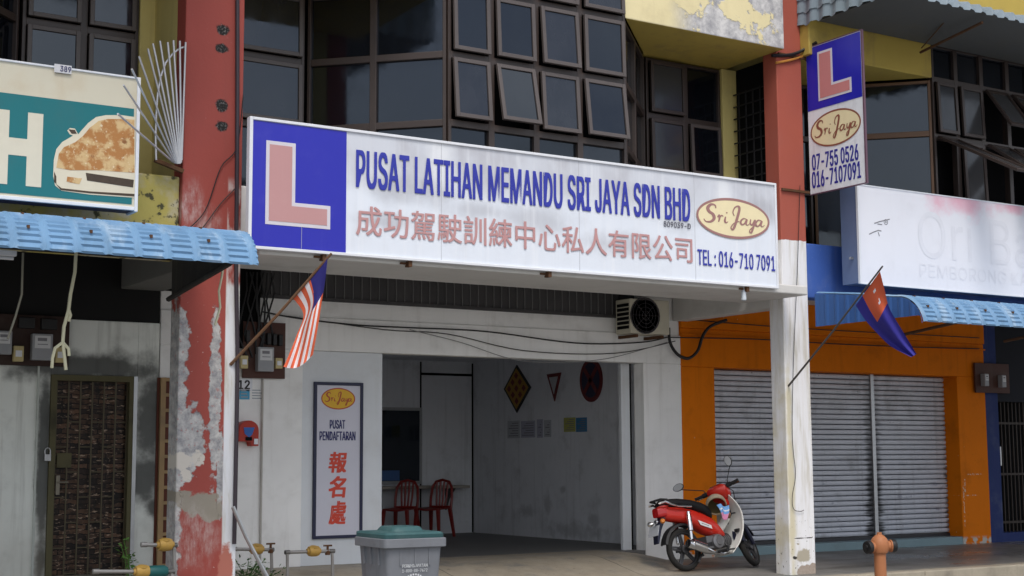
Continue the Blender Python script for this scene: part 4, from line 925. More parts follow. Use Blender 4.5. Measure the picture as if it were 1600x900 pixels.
# air conditioner
ax0, ax1 = at(985, 495, W-.38).x, at(1046, 495, W-.38).x
Yac = W-.38; z1, z0 = at(985, 466, Yac).z, at(985, 520, Yac).z
ac = thing('air_conditioner', ((ax0+ax1)/2, W-.2, z0), 'cream air conditioner condenser with dark round fan hung under the beam', 'air conditioner')
m_ac = paint('yellowed_cream_metal', (.55, .52, .42), .5, dirt_amt=.3, streak=.2)
MB().box(ax0, ax1, Yac, W-.06, z0, z1).build('casing', m_ac, ac, bevel=.012)
fc = at(1008, 493, Yac); rr = .24
mb = MB(); mb.lathe((fc.x, Yac+.006, fc.z), (0, -1, 0), [(0, rr), (.012, rr), (.012, rr-.01), (.006, rr-.02)], 32); mb.build('fan_opening', plain('dark_fan', (.055, .05, .055), .6), ac)
mb = MB()
for q in (.06, .11, .16, .21): mb.tube([(fc.x+q*math.cos(t), Yac-.016, fc.z+q*math.sin(t)) for t in [2*math.pi*i/24 for i in range(25)]], .003, 4)
for t in range(8): mb.tube([(fc.x, Yac-.016, fc.z), (fc.x+.23*math.cos(t*math.pi/4), Yac-.016, fc.z+.23*math.sin(t*math.pi/4))], .003, 4)
mb.build('fan_guard', plain('dark_guard', (.05, .045, .05), .5), ac)
mb = MB()
for i in range(6): z = z0+.06+i*(z1-z0-.1)/6; mb.box(ax0-.008, ax0-.001, Yac+.03, W-.1, z, z+.04)
mb.build('side_vent', m_black, ac)
mb = MB(); mb.box(ax0+.08, ax0+.12, Yac, W, z0-.05, z0-.012); mb.box(ax1-.14, ax1-.1, Yac, W, z0-.05, z0-.012); mb.build('bracket', m_rust, ac)
# electricity boards
def meters(name, x0, x1, ztop, zbot, Y, units, label, bm):
    t = thing(name, ((x0+x1)/2, Y, zbot), label, 'meter board', 'electricity meter boards')
    MB().box(x0, x1, Y, Y+.03, zbot, ztop).build('backboard', bm, t, bevel=.004)
    for (cx_, cz_, w_, h_, kind) in units:
        if kind == 'meter':
            o = MB().box(cx_-w_/2, cx_+w_/2, Y-.09, Y-.001, cz_-h_/2, cz_+h_/2).build('meter', plain('grey_meter', (.30, .31, .33), .4), t, bevel=.008)
            MB().box(cx_-w_*.38, cx_+w_*.38, Y-.094, Y-.0905, cz_-h_*.05, cz_+h_*.42).build('dial_plate', plain('white_dial', (.62, .63, .64), .4), o)
            mb = MB(); mb.box(cx_-w_*.25, cx_+w_*.2, Y-.097, Y-.0945, cz_+h_*.22, cz_+h_*.34); mb.box(cx_-w_*.25, cx_+w_*.25, Y-.097, Y-.0945, cz_+h_*.08, cz_+h_*.11); mb.build('dial_print', m_grey, o)
        else:
            o = MB().box(cx_-w_/2, cx_+w_/2, Y-.06, Y-.001, cz_-h_/2, cz_+h_/2).build(kind, plain('cream_fuse' if kind == 'fuse_box' else 'black_fuse', (.55, .45, .22) if kind == 'fuse_box' else (.015, .015, .016), .5), t, bevel=.008)
            if kind == 'fuse_box': MB().box(cx_-w_*.3, cx_+w_*.3, Y-.066, Y-.0605, cz_-h_*.2, cz_+h_*.2).build('fuse_label', m_alu, o)
    return t
YM = W-.06
A = lambda x, y: at(x, y, YM)
def U(x, y, w_, h_, k): p = A(x, y); return (p.x, p.z, w_/125, h_/125, k)
m_bb = paint('red_brown_meter_board', (.075, .03, .022), .6, dirt_amt=.3, streak=.2)
meters('meter_board', A(380, 540).x, A(446, 540).x, A(446, 505).z, A(446, 592).z, YM, [U(411, 562, 24, 34, 'meter'), U(433, 568, 11, 15, 'fuse_box'), U(379, 566, 11, 18, 'fuse_box'), U(418, 530, 6, 16, 'cutout'), U(427, 531, 6, 16, 'cutout'), U(436, 532, 6, 16, 'cutout'), U(385, 525, 6, 16, 'cutout')], 'brown electricity meter board on the white wall behind the striped flag pole', m_bb)
meters('meter_board', A(-60, 540).x, A(108, 540).x, A(108, 495).z, A(108, 573).z, YM, [U(63, 543, 26, 34, 'meter'), U(3, 536, 20, 30, 'meter'), U(27, 553, 13, 20, 'fuse_box'), U(92, 555, 12, 20, 'fuse_box'), U(40, 505, 20, 14, 'cutout'), U(75, 507, 20, 14, 'cutout')], 'dark electricity meter board on the stained wall at the far left', paint('dark_meter_board', (.035, .016, .012), .6))
meters('meter_board', A(1524, 590).x, A(1577, 590).x, A(1550, 568).z, A(1550, 614).z, YM, [U(1535, 594, 12, 24, 'meter'), U(1562, 596, 12, 24, 'meter')], 'small board with two meters at the corner of the orange and blue walls', m_bb)
# cable duct mass beside the left meter board
mb = MB()
x_ = at(392, 470, W-.05).x
mb.box(at(374, 470, W).x-.1, at(404, 470, W).x, W-.05, W-.004, at(390, 545, W).z, 3.57)
cb = thing('cable_trunking', (x_, W, 2.6), 'black cable trunking hanging in the corner above the brown meter board', 'cable trunking')
mb.build('trunk', m_black, cb)
mb = MB()
for i in range(9):
    xa = at(385+i*5, 430, W-.08).x
    mb.tube([(xa, W-.08-.01*i, 3.5), (xa+.08*math.sin(i*2.1), W-.1, 3.2+.1*math.cos(i)), (xa-.1*math.cos(i), W-.09, 2.8), (xa+.05, W-.08, 2.5+.04*i)], .011, 5)
mb.build('cables', m_cable, cb)
# small wall items
pn = thing('house_number', at(379, 601, W), 'small black and white house number 12 on the white wall', 'number plate')
a = at(381, 601, W); MB().box(a.x-.10, a.x+.10, W-.004, W-.001, a.z-.07, a.z+.07).build('plate', m_alu, pn)
mb2 = MB(); text_into(mb2, '12', Vector((a.x-.07, W-.0045, a.z-.05)), UX, UZ, .14, .1, bold=.04); mb2.build('digits', m_iron, pn)
st = thing('sticker', at(383, 617, W), 'light blue locksmith style sticker on the white wall below the house number', 'sticker')
a, b = at(374, 624, W), at(390, 609, W); MB().box(a.x, b.x, W-.004, W-.001, a.z, b.z).build('sheet', plain('sky_blue_sticker', (.05, .33, .55), .4), st)
mb = MB()
for i in range(3): mb.box(a.x+.015, b.x-.02-.01*i, W-.006, W-.0045, a.z+.02+i*.035, a.z+.035+i*.035)
for i in range(4): mb.box(b.x+.03, b.x+.15-.02*(i % 2), W-.004, W-.001, a.z+.01+i*.03, a.z+.02+i*.03)
mb.build('print', plain('sticker_print', (.3, .35, .4)), st)
# red letter box
a, b = at(373, 697, W-.14), at(405, 657, W-.14)
mbx = thing('letter_box', ((a.x+b.x)/2, W-.07, a.z), 'red domed letter box on the white wall beside the pillar', 'letter box')
cxm = (a.x+b.x)/2; hw = (b.x-a.x)/2; zs2 = a.z+(b.z-a.z)*.62
pts = [(cxm-hw, W-.14, a.z+.05), (cxm+hw*.2, W-.14, a.z+.05), (cxm+hw*.25, W-.14, a.z), (cxm+hw, W-.14, a.z)] + [(cxm+hw*math.cos(t), W-.14, zs2+(b.z-zs2)*math.sin(t)) for t in [math.pi*i/12 for i in range(13)]]
MB().prism(pts, (0, .135, 0)).build('body', paint('letter_box_red', (.42, .035, .02), .45, dirt_amt=.2, streak=.2, world=False), mbx, bevel=.008)
MB().prism([(cxm-hw*.55, W-.143, zs2+.03), (cxm+hw*.55, W-.143, zs2+.03), (cxm+hw*.3, W-.143, zs2-.05), (cxm, W-.143, zs2-.08), (cxm-hw*.45, W-.143, zs2-.04)], (0, -.003, 0)).build('emblem', plain('blue_emblem', (.03, .13, .45)), mbx)
MB().box(cxm-hw*.35, cxm+hw*.3, W-.146, W-.142, a.z+.06, a.z+.10).build('slot', m_black, mbx)
MB().box(cxm+hw*.5, cxm+hw*.9, W-.15, W-.142, a.z+.02, a.z+.08).build('label_holder', m_alu, mbx)
# conduit on the white wall
xq = at(408, 700, W).x
tag(MB().tube([(xq, W-.02, .2), (xq, W-.02, at(408, 592, W).z)], .013, 8).build('conduit', paint('painted_conduit', (.45, .43, .40)), None, smooth=True), 'thin painted conduit running up the white wall to the brown meter board', 'conduit')
# security spikes
sp = thing('spike_fan', at(283, 268, F-.05), 'fan of thin white metal spikes fixed to the left side of the red pillar', 'spikes')
base = at(280, 258, F-.05)
mb = MB()
tips = [(184, 178), (193, 133), (206, 108), (217, 88), (231, 76), (239, 68), (250, 64), (262, 66), (271, 63), (281, 64), (290, 66)]
bs_ = [(270, 253), (272, 254), (274, 255), (275.5, 255), (277, 256), (278.5, 256), (279.5, 256), (281, 256), (282, 255), (283, 254), (284, 250)]
for i, (t, b) in enumerate(zip(tips, bs_)): mb.tube([at(*b, F-.06), at(*t, F-.06-((.95, .82, .66, .35, .25)[i] if i < 5 else .05))], .0095, 6)
mb.tube([at(x, y, F-.075) for x, y in ((244, 250), (243, 215), (244, 180), (246, 150), (251, 120), (259, 98), (270, 84), (280, 76), (289, 73))], .010, 6)
mb.build('spikes', plain('galvanised_white_rod', (.55, .56, .58), .4, .5, .4), sp)
mb = MB(); mb.obox(at(242, 250, F-.05), at(286, 268, F-.05), .05, .035); mb.build('base_bar', m_rust, sp)
# ================================================================== flags
def flag(name, base, tip, Yb, Yt, label, grid, matfn, mats, nu, nv, r=.016):
    pb, pt = at(*base, Yb), at(*tip, Yt)
    t = thing(name, pb, label, 'flag', 'flags on the pillars')
    MB().tube([pb, pb.lerp(pt, .5)+Vector((0, 0, -.02)), pt], [r, r*.9, r*.75], 8).build('pole', paint('weathered_wooden_pole', (.16, .085, .045) if r > .015 else (.10, .09, .085), .7, world=False), t, smooth=True)
    MB().grid(grid, nu, nv, matfn).build('cloth', mats, t, smooth=60, fix=False)
    return t
def bil(a, b, c, d, u, v): # a,b hoist ends; c,d fly ends
    return tuple((a[i]*(1-u)+b[i]*u)*(1-v)+(c[i]*(1-u)+d[i]*u)*v for i in (0, 1))
def g_my(u, v):
    # hoist on the pole from tip (u=0) to low end (u=1); fly hangs down
    h = (512-56*u, 402+62*u)
    right = catmull([(512, 402), (508, 440), (503, 470), (496, 515), (489, 554)], 12); left = catmull([(456, 464), (474, 491), (463, 525), (452, 553), (443, 573)], 12)
    i = min(int(v*48), 47); f = v*48-i
    rp = [right[i][k]*(1-f)+right[i+1][k]*f for k in (0, 1)]; lp = [left[i][k]*(1-f)+left[i+1][k]*f for k in (0, 1)]
    x = rp[0]*(1-u)+lp[0]*u; y = rp[1]*(1-u)+lp[1]*u + 10*v*math.sin(u*math.pi)*(1 if v > .6 else v/.6)
    Y = 12.44+.30*u*(1-.6*v) + .05*v*math.sin(u*9+v*2)+.02*math.sin(v*8+u*3)*v
    return at(x, y, Y)
def cm_my(u, v):
    if u < .5+.05*v and v < .40: return 2
    return 0 if int(u*9) % 2 == 0 else 1
m_fr = plain('flag_red_cloth', (.62, .12, .055), .8, .2); m_fw = plain('flag_white_cloth', (.74, .72, .75), .8, .2); m_fb = plain('flag_navy_cloth', (.03, .028, .17), .8, .2)
flag('flag', (360, 570), (518, 396), F, 12.42, 'faded red and white striped flag with navy canton on a pole at the left pillar', g_my, cm_my, [m_fr, m_fw, m_fb], 54, 48)
def g_jo(u, v):
    right = catmull([(1375, 424), (1382, 452), (1390, 482), (1412, 520), (1432, 553)], 12); left = catmull([(1337, 477), (1352, 500), (1370, 520), (1392, 541), (1424, 558)], 12)
    i = min(int(v*48), 47); f = v*48-i
    rp = [right[i][k]*(1-f)+right[i+1][k]*f for k in (0, 1)]; lp = [left[i][k]*(1-f)+left[i+1][k]*f for k in (0, 1)]
    x = rp[0]*(1-u)+lp[0]*u; y = rp[1]*(1-u)+lp[1]*u
    Y = 11.19+.56*u*(1-v) + .06*v*math.sin(u*8+1)*(1-v*.4)+.03*math.sin(v*7+u*4)*v
    return at(x, y, Y)
def cm_jo(u, v):
    if u < .72 and v < .44:
        if (.30 < u < .38 and .12 < v < .15) or (.27 < u < .31 and .25 < v < .31) or (.27 < u < .37 and .29 < v < .315): return 1
        return 0
    return 2
flag('flag', (1232, 603), (1379, 416), F, 11.15, 'dark blue flag with red canton on a thin pole at the white right pillar', g_jo, cm_jo, [m_fr, m_fw, plain('flag_blue_cloth', (.04, .035, .26), .8, .2)], 54, 60, r=.013)
a = at(1162, 462, 12.75)
ph = tag(MB().lathe((a.x, 12.75, a.z-.06), (0, 0, 1), [(0, .02), (.01, .032), (.10, .028), (.13, .012), (.17, .012)], 12).build('plastic_bottle', plain('clear_grey_plastic', (.5, .55, .6), .2, .5), None, smooth=True), 'small grey plastic bottle hanging under the right end of the long sign', 'bottle')
# ================================================================== inside the open shop
def wsign(name, label, poly, inner, cols, d=0):
    P = [atx(x, y, XI-.02) for x, y in poly]; c = sum(P, Vector())/len(P)
    t = thing(name, c, label, 'road sign', 'road signs on the interior wall')
    MB().prism(P, (.015, 0, 0)).build('plate', cols[0], t)
    return t, P, c
m_dred = plain('dull_red_sign', (.15, .022, .022), .5); m_dy = plain('dull_amber_sign', (.36, .20, .03), .5); m_db = plain('sign_black', (.02, .02, .025), .5); m_dw = plain('sign_white', (.5, .5, .52), .5)
t, P, c = wsign('road_sign', 'amber diamond warning sign with dark border on the interior wall', [(807, 570), (829, 605), (807, 645), (787, 608)], None, [m_db])
MB().prism([c+(p-c)*.86+Vector((-.003, 0, 0)) for p in P], (-.003, 0, 0)).build('face', m_dy, t)
mb = MB()
for i in range(-1, 2):
    for j in range(-1, 2):
        q = c + (P[1]-P[0])*.27*i + (P[3]-P[0])*.27*j; e1 = (P[1]-P[0])*.075; e2 = (P[3]-P[0])*.075
        mb.prism([q+e1+e2+Vector((-.007, 0, 0)), q+e1-e2+Vector((-.007, 0, 0)), q-e1-e2+Vector((-.007, 0, 0)), q-e1+e2+Vector((-.007, 0, 0))], (-.002, 0, 0))
mb.build('symbol', m_dred, t)
t, P, c = wsign('road_sign', 'small give way triangle sign with red border between the diamond and the round sign', [(854, 585), (876, 582), (866, 627)], None, [m_dred])
MB().prism([c+(p-c)*.62+Vector((-.003, 0, 0)) for p in P], (-.003, 0, 0)).build('face', m_dw, t)
c1 = atx(923, 594, XI-.02); ry = (atx(906, 594, XI-.02).y-atx(941, 594, XI-.02).y)/2; rz = .32
ell = lambda k, dx: [(c1.x+dx, c1.y+ry*k*math.cos(2*math.pi*i/36), c1.z+rz*k*math.sin(2*math.pi*i/36)) for i in range(36)]
t = thing('road_sign', c1, 'round red bordered no stopping sign nearest the doorway on the interior wall', 'road sign', 'road signs on the interior wall')
MB().prism(ell(1, 0), (.015, 0, 0)).build('plate', m_dred, t)
MB().prism(ell(.8, -.003), (-.003, 0, 0)).build('face', plain('dull_navy_sign', (.022, .022, .05), .5), t)
mb = MB()
for s_ in (1, -1): mb.obox((c1.x-.007, c1.y-ry*.55, c1.z-rz*.55*s_), (c1.x-.007, c1.y+ry*.55, c1.z+rz*.55*s_), .004, .07, up=(0, 0, 1))
mb.build('cross', m_dred, t)
def paper(x0, y0, x1, y1, m_, label, mk=None):
    a, b = atx(x0, y1, XI-.004), atx(x1, y0, XI-.004)
    t = thing('notice', a, label, 'notice', 'notices taped to the interior wall')
    MB().box(XI-.004, XI-.002, b.y, a.y, a.z, b.z).build('sheet', m_, t)
    mb = MB(); n = 6
    for i in range(n): z = a.z+(b.z-a.z)*(i+.8)/(n+1); mb.box(XI-.006, XI-.0045, b.y+.04, a.y-.04-.05*(i % 3), z, z+(b.z-a.z)*.05)
    mb.build('print', m_grey, t)
m_pl = plain('lilac_paper', (.42, .42, .52), .7); m_pg = plain('pale_paper', (.48, .50, .54), .7)
paper(793, 657, 812, 685, m_pg, 'pale sheet of paper, leftmost notice on the interior wall')
paper(814, 657, 836, 684, m_pl, 'lilac sheet of paper, second notice from the left on the interior wall')
paper(839, 655, 848, 684, m_pl, 'narrow lilac slip, third notice from the left on the interior wall')
paper(850, 656, 861, 683, m_pg, 'narrow pale slip just left of the yellow and blue posters')
paper(881, 652, 899, 675, plain('yellow_paper', (.45, .45, .12), .7), 'yellow poster beside the blue one on the interior wall')
paper(900, 652, 917, 675, plain('blue_paper', (.06, .22, .42), .7), 'blue poster, rightmost on the interior wall')
# counter shelf
zc_ = at(700, 758, YI).z; a, b = at(590, 758, YI).x, at(716, 758, YI).x
cs = thing('counter_shelf', (b-.8, YI, zc_), 'narrow pale counter shelf under the dark hatch at the back of the room', 'shelf')
MB().box(a-.4, b, YI-.38, YI-.002, zc_-.045, zc_).build('top', plain('pale_laminate', (.35, .32, .28), .5), cs, bevel=.004)
mb = MB()
for x in (b-.25, a-.2): mb.prism([(x, YI-.003, zc_-.046), (x, YI-.30, zc_-.046), (x, YI-.1, zc_-.22), (x, YI-.003, zc_-.4)], (.03, 0, 0))
mb.build('bracket', plain('dark_shelf_bracket', (.08, .075, .07), .5), cs)
# red plastic chairs
m_ch = plain('deep_red_plastic', (.22, .014, .010), .35, .5)
def make_chair(label):
    t = thing('plastic_chair', (0, 0, 0), label, 'chair', 'red plastic chairs at the counter')
    mb = MB(); secs = []
    mb.grid(lambda u, v: ((u-.5)*(.42-.05*v), (v-.5)*.42, .43+.012*math.cos((u-.5)*5)*-1+.01*v), 8, 8)
    mb.build('seat', m_ch, t, smooth=True, solid=.022, fix=False)
    for sx in (-1, 1):
        MB().loft([[(sx*.19-.028, -.20-.02, .43), (sx*.19+.028, -.22, .43), (sx*.19+.028, -.17, .43), (sx*.19-.028, -.17, .43)], [(sx*.225-.018, -.245, 0), (sx*.225+.018, -.245, 0), (sx*.225+.018, -.205, 0), (sx*.225-.018, -.205, 0)]]).build('leg', m_ch, t, bevel=.006)
        MB().loft([[(sx*.17-.03, .17, .44), (sx*.17+.03, .17, .44), (sx*.17+.03, .22, .44), (sx*.17-.03, .22, .44)], [(sx*.21-.018, .245, 0), (sx*.21+.018, .245, 0), (sx*.21+.018, .285, 0), (sx*.21-.018, .285, 0)]]).build('leg', m_ch, t, bevel=.006)
    mb = MB()
    arch = [(-.185, .20, .42), (-.19, .225, .60), (-.175, .25, .76), (-.12, .265, .845), (0, .27, .875), (.12, .265, .845), (.175, .25, .76), (.19, .225, .60), (.185, .20, .42)]
    mb.tube(arch, .022, 8)
    for x in (-.09, -.03, .03, .09): mb.tube([(x*.8, .205, .44), (x, .235, .62), (x*1.1, .262, .845)], .0175, 6)
    mb.tube([(-.185, .20, .46), (.185, .20, .46)], .02, 6)
    mb.build('backrest', m_ch, t, smooth=True)
    return t
ch = make_chair('red plastic chair nearer the doorway, right of the pair at the counter')
c2 = dup(ch, label='red plastic chair half hidden behind the white door panel, left of the pair')
p = at(678, 800, 19.9); ch.location = (p.x, 19.9, .205); ch.rotation_euler.z = R(-60)
p = at(626, 800, 20.0); c2.location = (p.x, 20.0, .205); c2.rotation_euler.z = R(-52)
# ================================================================== street things
# hydrant
hy = atz(1376, 935, ROAD+.0); hy = at(1376, 900, 11.85)
hd = thing('fire_hydrant', (hy.x, 11.85, ROAD), 'orange pillar hydrant with two black outlet caps at the kerb', 'hydrant')
m_hy = paint('orange_hydrant_paint', (.38, .15, .065), .55, dirt=(.2, .06, .03), dirt_amt=.4, streak=.3, world=False)
zt_ = at(1376, 832, 11.85).z; zn = at(1376, 852, 11.85).z
MB().lathe((hy.x, 11.85, ROAD), (0, 0, 1), [(0, .11), (.03, .11), (.04, .068), (zn-ROAD-.10, .066), (zn-ROAD-.095, .072), (zn-ROAD-.08, .072)], 28).build('barrel', m_hy, hd, smooth=True)
MB().lathe((hy.x, 11.85, zn-.08), (0, 0, 1), [(0, .088), (.03, .10), (.10, .105), (.155, .085), (.19, .05), (.20, .03), (.225, .028), (.226, 0)], 28).build('head', m_hy, hd, smooth=True)
for s_, dd in ((-1, -rt*.9-fw*.45), (1, rt*.95+fw*.15)):
    o = MB().lathe((hy.x, 11.85, zn-.01), dd, [(.06, .055), (.12, .055), (.121, .07), (.135, .07)], 20).build('outlet', m_hy, hd, smooth=True)
    MB().lathe(Vector((hy.x, 11.85, zn-.01))+dd.normalized()*.136, dd, [(0, .072), (.02, .076), (.05, .07), (.052, .03), (.07, .03), (.072, .0)], 20).build('cap', m_iron, o, smooth=True)
# wheelie bin
bn = thing('wheelie_bin', (0, 0, 0), 'grey wheelie bin with a teal lid standing in front of the doorway', 'bin')
m_bin = paint('scuffed_grey_plastic', (.17, .18, .20), .5, .4, vary=.1, dirt=(.06, .06, .06), dirt_amt=.4, streak=.4, world=False)
m_lid = paint('weathered_teal_plastic', (.03, .09, .095), .5, .4, vary=.15, dirt=(.2, .26, .26), dirt_amt=.4, streak=0, world=False)
def rr_(hx, hy_, z, c=.04, y0=0):
    o = []
    for sx, sy, a0 in ((1, 1, 0), (-1, 1, 90), (-1, -1, 180), (1, -1, 270)):
        for k in range(5): a = R(a0+90*k/4); o.append((sx*(hx-c)+c*math.cos(a), sy*(hy_-c)+c*math.sin(a)+y0, z))
    return o
MB().loft([rr_(.185, .20, .06), rr_(.19, .21, .10), rr_(.232, .262, .855), rr_(.232, .262, .86)]).build('body', m_bin, bn, smooth=30)
MB().loft([rr_(.258, .285, .835), rr_(.262, .29, .84), rr_(.262, .29, .90), rr_(.255, .283, .905)]).build('rim', m_bin, bn, smooth=30)
MB().loft([rr_(.250, .275, .906, y0=.01), rr_(.25, .28, .935, y0=.01), rr_(.235, .262, .95, y0=.01), rr_(.14, .16, .955, .05), rr_(.12, .14, .985, .05), rr_(.11, .13, .99, .05)]).build('lid', m_lid, bn, smooth=30)
mb = MB(); mb.tube([(-.2, .30, .93), (.2, .30, .93)], .016, 8)
for x in (-.2, .2): mb.obox((x, .24, .92), (x, .31, .93), .05, .03)
mb.build('hinge_bar', m_lid, bn)
mb = MB()
for x in (-.12, .0, .12): mb.box(x-.006, x+.006, -.262, -.245, .70, .835)
for y in (-.12, .02, .14):
    for s_ in (-1, 1): mb.box(s_*.23-.012, s_*.23+.004, y-.006, y+.006, .70, .835)
mb.build('rib', m_bin, bn)
for s_ in (-1, 1): MB().lathe((s_*.215-.02, .20, .10), (1, 0, 0), [(0, .07), (.005, .10), (.045, .10), (.05, .07)], 24).build('wheel', m_iron, bn, smooth=True)
mb = MB(); fy = lambda z: -(.21+(.262-.21)*(z-.10)/.755)-.003
def ftext(body, xc, z, w_, h_):
    text_into(mb, body, (xc-w_/2, fy(z)-.001, z), UX, (Vector((0, fy(1)-fy(0), 1))).normalized(), w_, h_, bold=.015)
ftext('PERKHIDMATAN', .0, .685, .21, .024); ftext('1-800-88-7472', .0, .648, .21, .024)
zc2 = .53; nv = Vector((0, fy(1)-fy(0), 1)).normalized()
ellipse_into(mb, (0, fy(zc2)-.002, zc2), UX, nv, .065, .065, .0, .022, 32)
for k in range(16):
    a_ = R(180-180*k/15); q = Vector((0, fy(zc2)-.002, zc2)) + UX*.1*math.cos(a_) + nv*.1*math.sin(a_); mb.obox(q-UX*.006, q+UX*.006, .002, .014)
mb.build('lettering', plain('white_stencil', (.6, .62, .64), .5), bn)
bp = E0 + ray(652, 853)*11.9
bn.location = (bp.x+.0, bp.y+.30, ROAD); bn.rotation_euler.z = R(-2); bn.scale = (1.09, 1.09, 1.06)
# leaning strut
tag(MB().tube(pw(13.05, (364, 792), (385, 840), (420, 906)), .02, 8).build('metal_strut', m_steel, None), 'shiny metal strut leaning against the foot of the white striped pillar edge', 'strut')
# water meters
m_brass = paint('yellow_brass', (.50, .30, .06), .5, .4, metal=.1, dirt_amt=.5, world=False); m_pipe = paint('dull_grey_pipe', (.30, .29, .28), .45, .5, metal=.5, dirt_amt=.4, world=False)
def wmeter(Y, pipe, mtr, tap, label, r=.018, teal=None):
    p0 = at(*mtr, Y); t = thing('water_meter', p0, label, 'water meter', 'water meters on pipes by the walls')
    mb = MB()
    for ch in pipe:
        mb.tube([at(x, y, Y) for x, y in ch], r, 8)
        for x, y in ch: mb.lathe(at(x, y, Y)-Vector((.028, 0, 0)), (1, 0, 0), [(0, r*1.3), (.056, r*1.3)], 10)
    mb.build('pipe', m_pipe, t, smooth=True)
    mb = MB(); mb.lathe(p0-Vector((.10, 0, 0)), (1, 0, 0), [(.02, .028), (.04, .03), (.042, .05), (.07, .058), (.13, .058), (.158, .05), (.16, .03), (.18, .028)], 18); mb.lathe(p0, (0, -.3, 1), [(0, .045), (.05, .045), (.055, .025)], 18)
    mb.build('meter_body', m_brass, t, smooth=True)
    if tap:
        q = at(*tap, Y); mb = MB(); mb.lathe(q-Vector((0, 0, .09)), (0, 0, 1), [(0, .028), (.04, .03), (.05, .014), (.10, .012)], 10); mb.tube([q+Vector((-.05, 0, .01)), q+Vector((.05, 0, .01))], .010, 6)
        mb.build('tap', m_rust, t, smooth=True)
    if teal:
        q = at(*teal, Y); MB().lathe(q-Vector((.09, 0, 0)), (1, 0, 0), [(0, .045), (.02, .055), (.15, .055), (.18, .04)], 16).build('teal_sleeve', plain('teal_plastic', (.008, .09, .09)), t, smooth=True)
    return t
wmeter(14.9, [[(366, 858), (424, 859)], [(424, 859), (425, 905)]], (401, 858), (423, 851), 'yellow water meter on a rusty pipe between the pillar and the white wall')
wmeter(14.6, [[(449, 905), (449, 863)], [(449, 863), (519, 861)], [(519, 861), (520, 905)]], (490, 861), (512, 854), 'yellow water meter on a bent grey pipe in front of the registration board')
wmeter(13.0, [[(225, 851), (272, 852)], [(272, 852), (273, 905)]], (258, 851), None, 'yellow water meter at the left edge of the red pillar')
wmeter(12.9, [[(150, 893), (268, 893)], [(268, 893), (270, 915)]], (222, 893), None, 'yellow water meter with teal sleeve low in front of the barred door', teal=(246, 893))
# weeds
def weed(px, py, Y, w_, h_, n, label, m_):
    b = at(px, py, Y); t = thing('weed', b, label, 'plant', 'weeds at the foot of the walls'); rnd = random.Random(px)
    ms = MB(); ml = MB()
    for i in range(max(4, n//14)):
        e = b + Vector((rnd.uniform(-w_, w_), rnd.uniform(-.1, .1), h_*rnd.uniform(.5, 1))); ms.tube([b+Vector((rnd.uniform(-.04, .04), 0, 0)), b.lerp(e, .5)+Vector((0, 0, .03)), e], .004, 5)
        for k in range(14):
            q = b.lerp(e, rnd.uniform(.25, 1.05)) + Vector((rnd.uniform(-.06, .06), rnd.uniform(-.06, .06), rnd.uniform(-.04, .04)))
            d = Vector((rnd.uniform(-1, 1), rnd.uniform(-1, .4), rnd.uniform(-.3, .7))).normalized(); s_ = d.cross(Vector((rnd.uniform(-.4, .4), rnd.uniform(-.4, .4), 1))).normalized(); L = rnd.uniform(.035, .065)
            ml.add([q, q+d*L*.5+s_*L*.32, q+d*L+Vector((0, 0, -.006)), q+d*L*.5-s_*L*.32], [(0, 1, 2, 3)])
    ms.build('stems', m_, t); ml.build('leaves', m_, t, fix=False)
m_wd = paint('weed_leaf', (.09, .20, .04), .6, vary=.4, vs=20, streak=0, dirt_amt=0, bump=0); m_wd2 = paint('dark_weed_leaf', (.05, .11, .03), .6, vary=.4, vs=20, streak=0, dirt_amt=0, bump=0)
weed(203, 905, 13.6, .10, .42, 60, 'bright green weed in front of the barred door', m_wd)
weed(385, 915, 14.0, .16, .30, 110, 'dark leafy weed at the foot of the pillar by the leaning strut', m_wd2)
weed(415, 915, 14.2, .14, .24, 80, 'dark leafy weed under the first water meter pipe', m_wd2)
# ================================================================== motorcycle
BK = thing('motorcycle', (0, 0, 0), 'red motorcycle with cream leg shield and black seat on its stand by the white pillar', 'motorcycle')
m_bred = plain('glossy_red_plastic', (.50, .022, .012), .22, .5, vary=.05); m_bblk = plain('matt_black_plastic', (.014, .014, .016), .5, .4); m_seat = plain('black_vinyl_seat', (.008, .008, .009), .6, .25)
m_tyre = plain('dusty_tyre_rubber', (.022, .021, .020), .85, .2); m_chr = plain('chrome', (.70, .70, .71), .14, .5, 1); m_alloy = plain('grey_alloy', (.20, .20, .21), .4, .5, .7); m_shield = paint('cream_leg_shield', (.76, .76, .72), .35, .5, dirt=(.25, .22, .17), dirt_amt=.35, streak=.2, world=False, bump=0)
m_navyp = plain('dark_navy_plastic', (.012, .014, .035), .4, .4); m_lens = plain('red_lens', (.42, .01, .012), .12, .6); m_amb = plain('amber_lens', (.60, .18, .01), .15, .6)
def sec(x, zl_, zh_, w_, n=18, p=2.6, yo=0):
    o = []
    for i in range(n):
        t = 2*math.pi*i/n; c, s_ = math.cos(t), math.sin(t)
        o.append((x, yo+w_*math.copysign(abs(c)**(2/p), c), (zl_+zh_)/2+(zh_-zl_)/2*math.copysign(abs(s_)**(2/p), s_)))
    return o
WB, RW = 1.10, .262; STEER, LEAN = R(32), R(-12)
h0, h1 = Vector((.72, 0, .93)), Vector((WB-.05, 0, RW)); sax = (h0-h1).normalized(); SM = Matrix.Translation(h1) @ Matrix.Rotation(STEER, 4, sax) @ Matrix.Translation(-h1)
def st(mb): mb.v = [SM @ p for p in mb.v]; return mb
